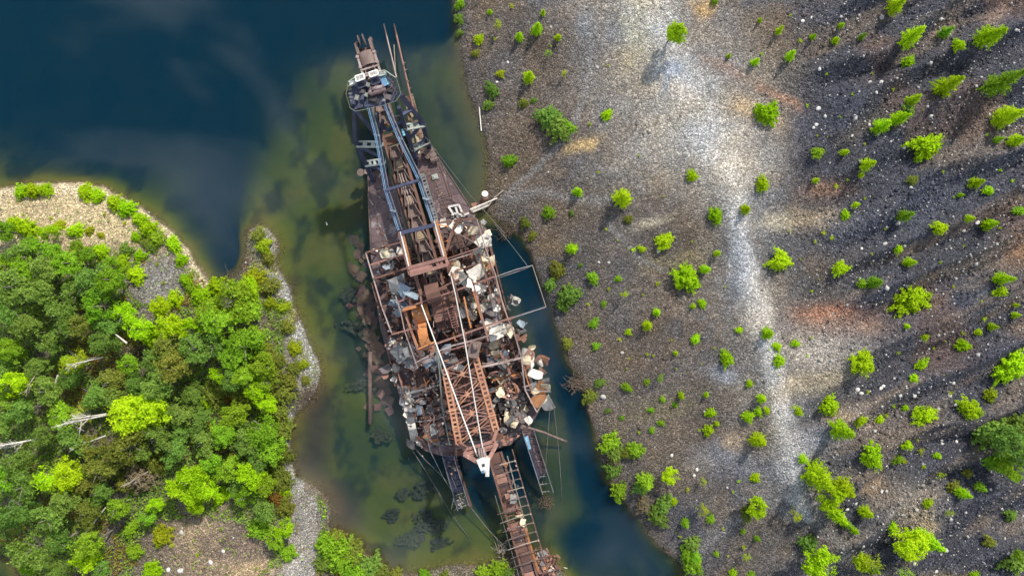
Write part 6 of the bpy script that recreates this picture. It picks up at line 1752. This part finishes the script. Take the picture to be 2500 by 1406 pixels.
LEFT_PLANTS = """55,464,22,S 85,462,24,S 115,460,22,S 210,464,24,S 240,472,24,S 285,490,24,S 312,503,28,S 345,530,24,S 365,555,30,S 385,580,24,G 375,600,18,D 427,592,24,S 448,630,17,S 345,620,20,S 310,605,24,D 335,575,16,S 250,610,20,S 185,560,24,S 222,558,14,Z 120,562,32,E 70,552,30,S
128,528,9,Y 4,505,8,Y 385,645,8,Y 455,685,18,S 462,704,14,G 330,672,22,S 390,750,28,E 425,732,22,S 300,770,36,E 345,812,36,E 365,820,28,S 420,800,36,E 460,800,30,E 490,720,26,S 560,740,56,B 600,710,38,E 530,700,26,S 610,765,44,B 540,790,44,B 600,850,48,B 640,890,36,B
620,820,36,B 510,760,36,B 650,860,26,O 20,560,36,B 50,620,44,K 85,600,38,B 165,640,46,B 215,680,48,K 40,700,50,K 100,720,50,K 275,690,42,B 245,745,44,B 150,770,50,K 60,790,50,K 20,850,40,B 120,840,44,K 205,800,42,F 260,840,40,K 320,862,24,X 200,878,46,T 185,885,30,E
90,900,38,K 35,940,42,E 120,950,42,K 60,1000,44,K 430,900,46,F 480,860,42,K 395,940,44,K 540,915,26,E 500,985,20,S 470,960,30,K 310,1010,52,E 350,1015,56,E 375,1000,40,E 300,1095,50,F 380,1065,40,K 150,1010,42,B 215,1010,36,T 100,1060,42,K 40,1120,42,K 60,1180,48,K 125,1172,44,E 170,1160,44,E
40,1240,50,K 120,1265,54,K 90,1330,50,K 200,1250,42,F 250,1150,38,F 335,1170,36,X 280,1120,30,X 375,1232,26,E 360,1265,26,B 285,1235,34,B 230,1320,46,B 200,1370,42,E 60,1385,26,B 395,1310,24,Z 368,1392,26,S 330,1345,20,G 465,1160,44,E 440,1200,40,E 490,1190,40,E 470,1235,28,E
560,1150,42,B 612,1160,40,E 540,1212,22,S 540,1060,42,B 560,1020,40,B 600,1080,42,K 622,955,30,E 645,985,28,E 665,930,32,O 590,980,28,O 555,975,15,R 508,1050,20,R 640,1045,40,B 680,1005,28,O 685,960,30,O 660,1100,36,B 630,1130,36,K 682,1180,30,O 670,1212,22,R 692,1198,18,S
645,1250,34,K 690,1290,30,E 668,1320,30,B 702,1350,22,G 630,1290,26,G 800,1330,32,G 835,1360,38,G 860,1345,30,O 905,1382,30,D 790,1380,22,D 880,1395,24,G 820,1310,22,O 850,1390,26,G 1215,1392,30,G 1180,1398,22,G 1240,1398,18,D 1035,1402,14,G 1085,1402,10,O 965,1402,16,O 930,1395,20,O
10,650,44,B 15,760,44,K 0,900,40,K 10,1040,40,K 10,1180,44,B 10,1290,40,K 150,1320,40,K 150,1390,36,K 170,920,40,K 260,930,40,F 330,930,36,K 310,890,30,B 230,960,36,K 170,1080,44,K 220,1090,36,F 210,1180,36,F 160,1220,44,K 250,1200,34,K 320,1290,22,G 300,1180,26,O 240,1390,30,K
440,1010,36,K 480,1020,36,K 420,1100,36,K 500,1090,34,K 520,960,28,O 570,930,30,K 600,910,34,B 640,930,30,B 580,1180,34,K 520,1130,34,B 600,1210,34,B 650,1180,30,B 370,880,36,K 420,850,36,F 520,840,38,K 570,880,36,B 690,1050,28,O 690,1110,26,O 670,1150,24,O 695,1240,24,O 340,960,30,K
280,970,34,K 110,660,40,K 60,660,40,B 220,620,30,B 130,610,34,B 170,720,44,K 260,790,36,K 20,980,30,B 380,1130,28,O 350,1100,30,K 440,1060,30,K 620,680,24,Z 655,700,22,O 645,600,22,Z 630,575,16,O 655,630,18,O 690,750,16,Z 700,800,18,O 720,850,18,Z 740,890,14,Z 745,930,12,O 660,740,16,Z 715,900,18,O 705,930,20,O 675,880,20,O
400,690,10,Y 310,540,10,Y 260,520,8,Y 60,520,8,Y 420,1330,10,Y 480,1355,8,Y 625,1385,8,Y 540,1290,8,Y 360,590,18,O 300,640,22,S 270,650,26,B 190,600,24,B 250,570,10,Z 35,545,24,S 150,545,14,Z"""
for s_ in (LEFT_PLANTS, RIGHT_PLANTS):
    for tok in s_.split():
        a, b, r, c = tok.split(',')
        kind, look = CODE[c]
        k_ = .86 if float(a) < 470 and float(b) < 645 else 1.0      # low growth on the sandy rim
        plant(float(a) - (5 if k_ < 1 else 0), float(b) + (4 if k_ < 1 else 0), float(r) * k_, kind, look)

# dead and fallen trees in the left wood
def dead_tree(base, tip, z0, z1, r, n, label, mat='drift', seed=1):
    rr = random.Random(seed); A = W(*base, z0); B = W(*tip, z1)
    t = thing('dead_tree', A, label, 'dead tree', 'dead trees in the left wood')
    mid = lerp(A, B, .5) + Vector((0, 0, .15))
    obj('trunk', MB().tube([A, mid, B], r, 7, r * .25), M[mat], t)
    d = (B - A); L_ = d.length; d.normalize()
    for k in range(n):
        s_ = rr.uniform(.35, .98); c = lerp(A, B, s_)
        v = (d + Vector((rr.gauss(0, .45), rr.gauss(0, .45), rr.gauss(0, .4)))).normalized()
        ln = L_ * rr.uniform(.2, .42) * (1.1 - .5 * s_)
        e = c + v * ln
        q = MB().tube([c, lerp(c, e, .5) + Vector((rr.gauss(0, .1), rr.gauss(0, .1), 0)), e], r * .35, 5, .015)
        for j in range(5):
            f = lerp(c, e, rr.uniform(.3, 1)); g_ = f + (v + Vector((rr.gauss(0, .6), rr.gauss(0, .6), rr.gauss(0, .5)))).normalized() * ln * .35
            q.tube([f, g_], r * .14, 4, .01)
        obj('branch', q, M[mat], t)
dead_tree((120, 1066), (-25, 1092), 5.0, 9.5, .17, 14, 'bare white dead tree leaning out at the left edge', seed=1)
dead_tree((262, 1012), (150, 1036), 5.5, 9.5, .16, 13, 'bare pale forked tree beside the big lime birch', seed=2)
dead_tree((260, 1010), (175, 1022), 5.5, 9, .12, 8, 'thin upper pale branchy stem beside the big lime birch', seed=7)
dead_tree((258, 1063), (182, 1092), 5.0, 7.5, .12, 9, 'small bare white tree below the big lime birch', seed=3)
dead_tree((366, 1148), (305, 1185), 4, 7, .10, 14, 'bare grey-brown dead tree in the lower left wood', 'twig', seed=4)
dead_tree((250, 872), (165, 892), 6.5, 9.5, .10, 9, 'pale stem inside the yellow-green birch at left', seed=5)
dead_tree((100, 895), (60, 960), 5, 8, .09, 6, 'slim grey dead stem in the shaded left wood', 'twig', seed=6)
for (a, b, c, d, lab) in ((200, 1312, 258, 1238, 'fallen white birch log across the lower left wood'), (142, 915, 128, 955, 'thin grey log standing in the left wood'), (232, 965, 262, 935, 'short grey log in the middle of the wood'), (310, 838, 272, 808, 'thin dead log below the lime saplings')):
    zz = 5.2
    tag(obj('fallen_log', MB().tube([W(a, b, zz), W((a + c) / 2, (b + d) / 2, zz + .1), W(c, d, zz + .3)], .16, 7, .08), M['drift']), lab, 'log', 'fallen logs in the left wood')
for (a, b, c, d, lab) in ((2192, 1302, 2230, 1330, 'white leaning trunk of the large birch at lower right'), (2175, 1334, 2215, 1358, 'second white leaning trunk below the large lower right birch'), (2165, 1370, 2200, 1395, 'lowest white leaning trunk at the lower right'), (2112, 1388, 2150, 1402, 'white leaning trunk at the bottom edge')):
    tag(obj('leaning_birch', MB().tube([W(a, b, 1.5), W((a + c) / 2, (b + d) / 2, 4), W(c, d, 6.5)], .13, 7, .05), M['drift']), lab, 'dead tree', 'white leaning birches at lower right')

# leafy ground cover under the left wood and low scrub along both shores
def ground_cover():
    rs = np.random.default_rng(99)
    n = 150000
    px = rs.uniform(-40, 1000, n); py = rs.uniform(430, 1440, n)
    x = (px - 1250) / PXM; y = (703 - py) / PXM
    z = height(x, y)
    s_ = signed_dist(px, py, LEFT) / PXM
    wood = ((px < 620) & (py > 600 + .25 * np.abs(px - 250))) | ((px >= 600) & (px < 700) & (py > 730)) | (px > 780)
    bare = (np.exp(-(((px - 520) / 130) ** 2 + ((py - 1330) / 70) ** 2)) > .22) | (np.exp(-(((px - 400) / 60) ** 2 + ((py - 690) / 50) ** 2)) > .3) | (np.exp(-(((px - 370) / 50) ** 2 + ((py - 780) / 30) ** 2)) > .4)
    pr = np.where(wood & ~bare, .95, .05) * smooth(.30, .48, fbm(x / 2.5, y / 2.5, 171, 3) + .05)
    keep = (s_ > .4) & (z > .08) & (rs.random(n) < pr)
    x, y, z = x[keep], y[keep], z[keep]; m = len(x)
    C = np.stack([x, y, z + rs.uniform(.05, .7, m)], 1)
    Nn = unit(np.stack([rs.normal(0, .6, m), rs.normal(0, .6, m), np.ones(m)], 1))
    v, f = quads_from(C, Nn, rs.uniform(.10, .26, m), rs)
    me = fast_mesh('undergrowth', v, quads=f, mat=LEAF['dark'])
    for k in ('olive', 'green', 'rust'): me.materials.append(LEAF[k])
    sel = rs.random(m); pn = fbm(x / 4, y / 4, 181, 3)
    mi = np.where(sel < .5, 0, np.where(sel < .8, 1, 2)); mi = np.where((pn > .6) & (sel < .5), 3, mi)
    me.polygons.foreach_set('material_index', mi.astype(np.int32))
    tag(link('undergrowth', me), 'low dark undergrowth covering the floor of the left wood', 'undergrowth', kind='stuff')
    # grassy scrub on the spit, the shores and patches of the right bank
    n = 60000
    px = rs.uniform(560, 2520, n); py = rs.uniform(-20, 1430, n)
    px[:26000] = rs.uniform(590, 850, 26000); py[:26000] = rs.uniform(530, 1400, 26000)
    x = (px - 1250) / PXM; y = (703 - py) / PXM
    z = height(x, y)
    sL = signed_dist(px, py, LEFT) / PXM; sR = signed_dist(px, py, RIGHT) / PXM
    strip = np.exp(-(line_dist(px, py, [(640, 560), (650, 640), (660, 700), (715, 770), (755, 870), (765, 920)])[0] / 30) ** 2) * smooth(.42, .52, fbm(x / 1.3, y / 1.3, 191, 3))
    strip = np.maximum(strip, .55 * np.exp(-((sL - 1.0) / 1.6) ** 2) * smooth(.50, .60, fbm(x / 1.8, y / 1.8, 261, 4)) * (sL > .2) * (px < 1000))
    rshore = np.exp(-((sR - 2.5) / 1.8) ** 2) * smooth(.52, .62, fbm(x / 3, y / 3, 201, 3)) * (sR > .3) * .5
    moss = (blob(px, py, 1590, 1000, 110, 40, -12) + blob(px, py, 1640, 630, 80, 22, -8) + blob(px, py, 1300, 560, 40, 40)) * .35 * smooth(.48, .6, fbm(x / 2, y / 2, 211, 3))
    sc_p = .012 * (px > 1150)
    keep = (z > .1) & (rs.random(n) < strip + rshore + moss + sc_p)
    x, y, z = x[keep], y[keep], z[keep]; m = len(x)
    C = np.stack([x, y, z + rs.uniform(.03, .3, m)], 1)
    v, f = quads_from(C, unit(np.stack([rs.normal(0, .6, m), rs.normal(0, .6, m), np.ones(m)], 1)), rs.uniform(.07, .18, m), rs)
    me = fast_mesh('grass', v, quads=f, mat=LEAF['olive'])
    me.materials.append(LEAF['ylime']); me.materials.append(LEAF['dry'])
    me.polygons.foreach_set('material_index', rs.choice(3, m, p=[.5, .25, .25]).astype(np.int32))
    tag(link('grass', me), 'thin dry grass and moss along the spit and shores', 'grass', kind='stuff')
ground_cover()

# pale boulders that stand out from the gravel
def boulder_mesh(seed):
    bm = bmesh.new(); bmesh.ops.create_icosphere(bm, subdivisions=2, radius=1)
    rr = random.Random(seed); ph = [rr.uniform(0, 6) for _ in range(6)]
    for v in bm.verts:
        c = v.co
        k = 1 + .18 * math.sin(2.1 * c.x + ph[0]) + .16 * math.sin(2.6 * c.y + ph[1]) + .12 * math.sin(3.3 * c.z + ph[2]) + rr.uniform(-.05, .05)
        v.co = Vector((c.x * k * 1.15, c.y * k * .85, c.z * k * .6))
    me = bpy.data.meshes.new('boulder'); bm.to_mesh(me); bm.free()
    me.materials.append(M['boulder']); return me
M['boulder'] = worn('pale_boulder', (0.44, 0.42, 0.39), (0.60, 0.58, 0.54), (0.34, 0.31, 0.28), 2.0, 0.9)
BM = [boulder_mesh(i) for i in range(5)]
bi = []
for tok in """1997,265,6 2154,41,6 1981,44,4 1960,52,4 2003,168,4 2150,203,5 2122,202,4 2135,228,4 2122,305,4 2150,326,5 2078,333,4 1987,312,4 1994,305,4 2206,360,4 2192,545,6 2167,595,5 2107,607,4 2382,545,5 2352,564,4 2244,830,4 2095,952,5 2112,964,5 2160,950,5 2166,945,4 2192,962,5 2228,963,5 2317,964,5 2327,935,4 2340,990,5 2244,1026,5 2340,1080,4 1473,968,6 1518,861,4 1240,153,3 1213,201,3 1345,67,3 1458,165,4 1640,1112,4 1702,1146,4 1694,1160,4 442,1300,5 440,1393,6 410,1390,5 515,1372,5 545,1345,4 2206,1258,4 2165,1205,4 2250,1250,5 2370,1312,4 2290,1398,4 2065,1240,4 1775,1190,3 1607,615,4 1462,640,3 1486,641,3""".split():
    a, b, r = map(float, tok.split(','))
    o = bpy.data.objects.new('boulder', T_.choice(BM)); COL.objects.link(o)
    p = W(a, b, 1.5); zg = hgt(p.x, p.y); p = W(a, b, zg); zg = hgt(p.x, p.y)
    s_ = r / PXM; o.location = (p.x, p.y, zg + s_ * .2); o.scale = (s_, s_, s_); o.rotation_euler = (0, 0, T_.uniform(0, 6.28))
    tag(o, cat='boulder', group='pale boulders on the gravel')
    bi.append((o, 'pale %s boulder %s' % ('large' if r > 4.5 else 'small', place_name(a, b)), a))
number_labels(bi)

number_labels(plant_items)
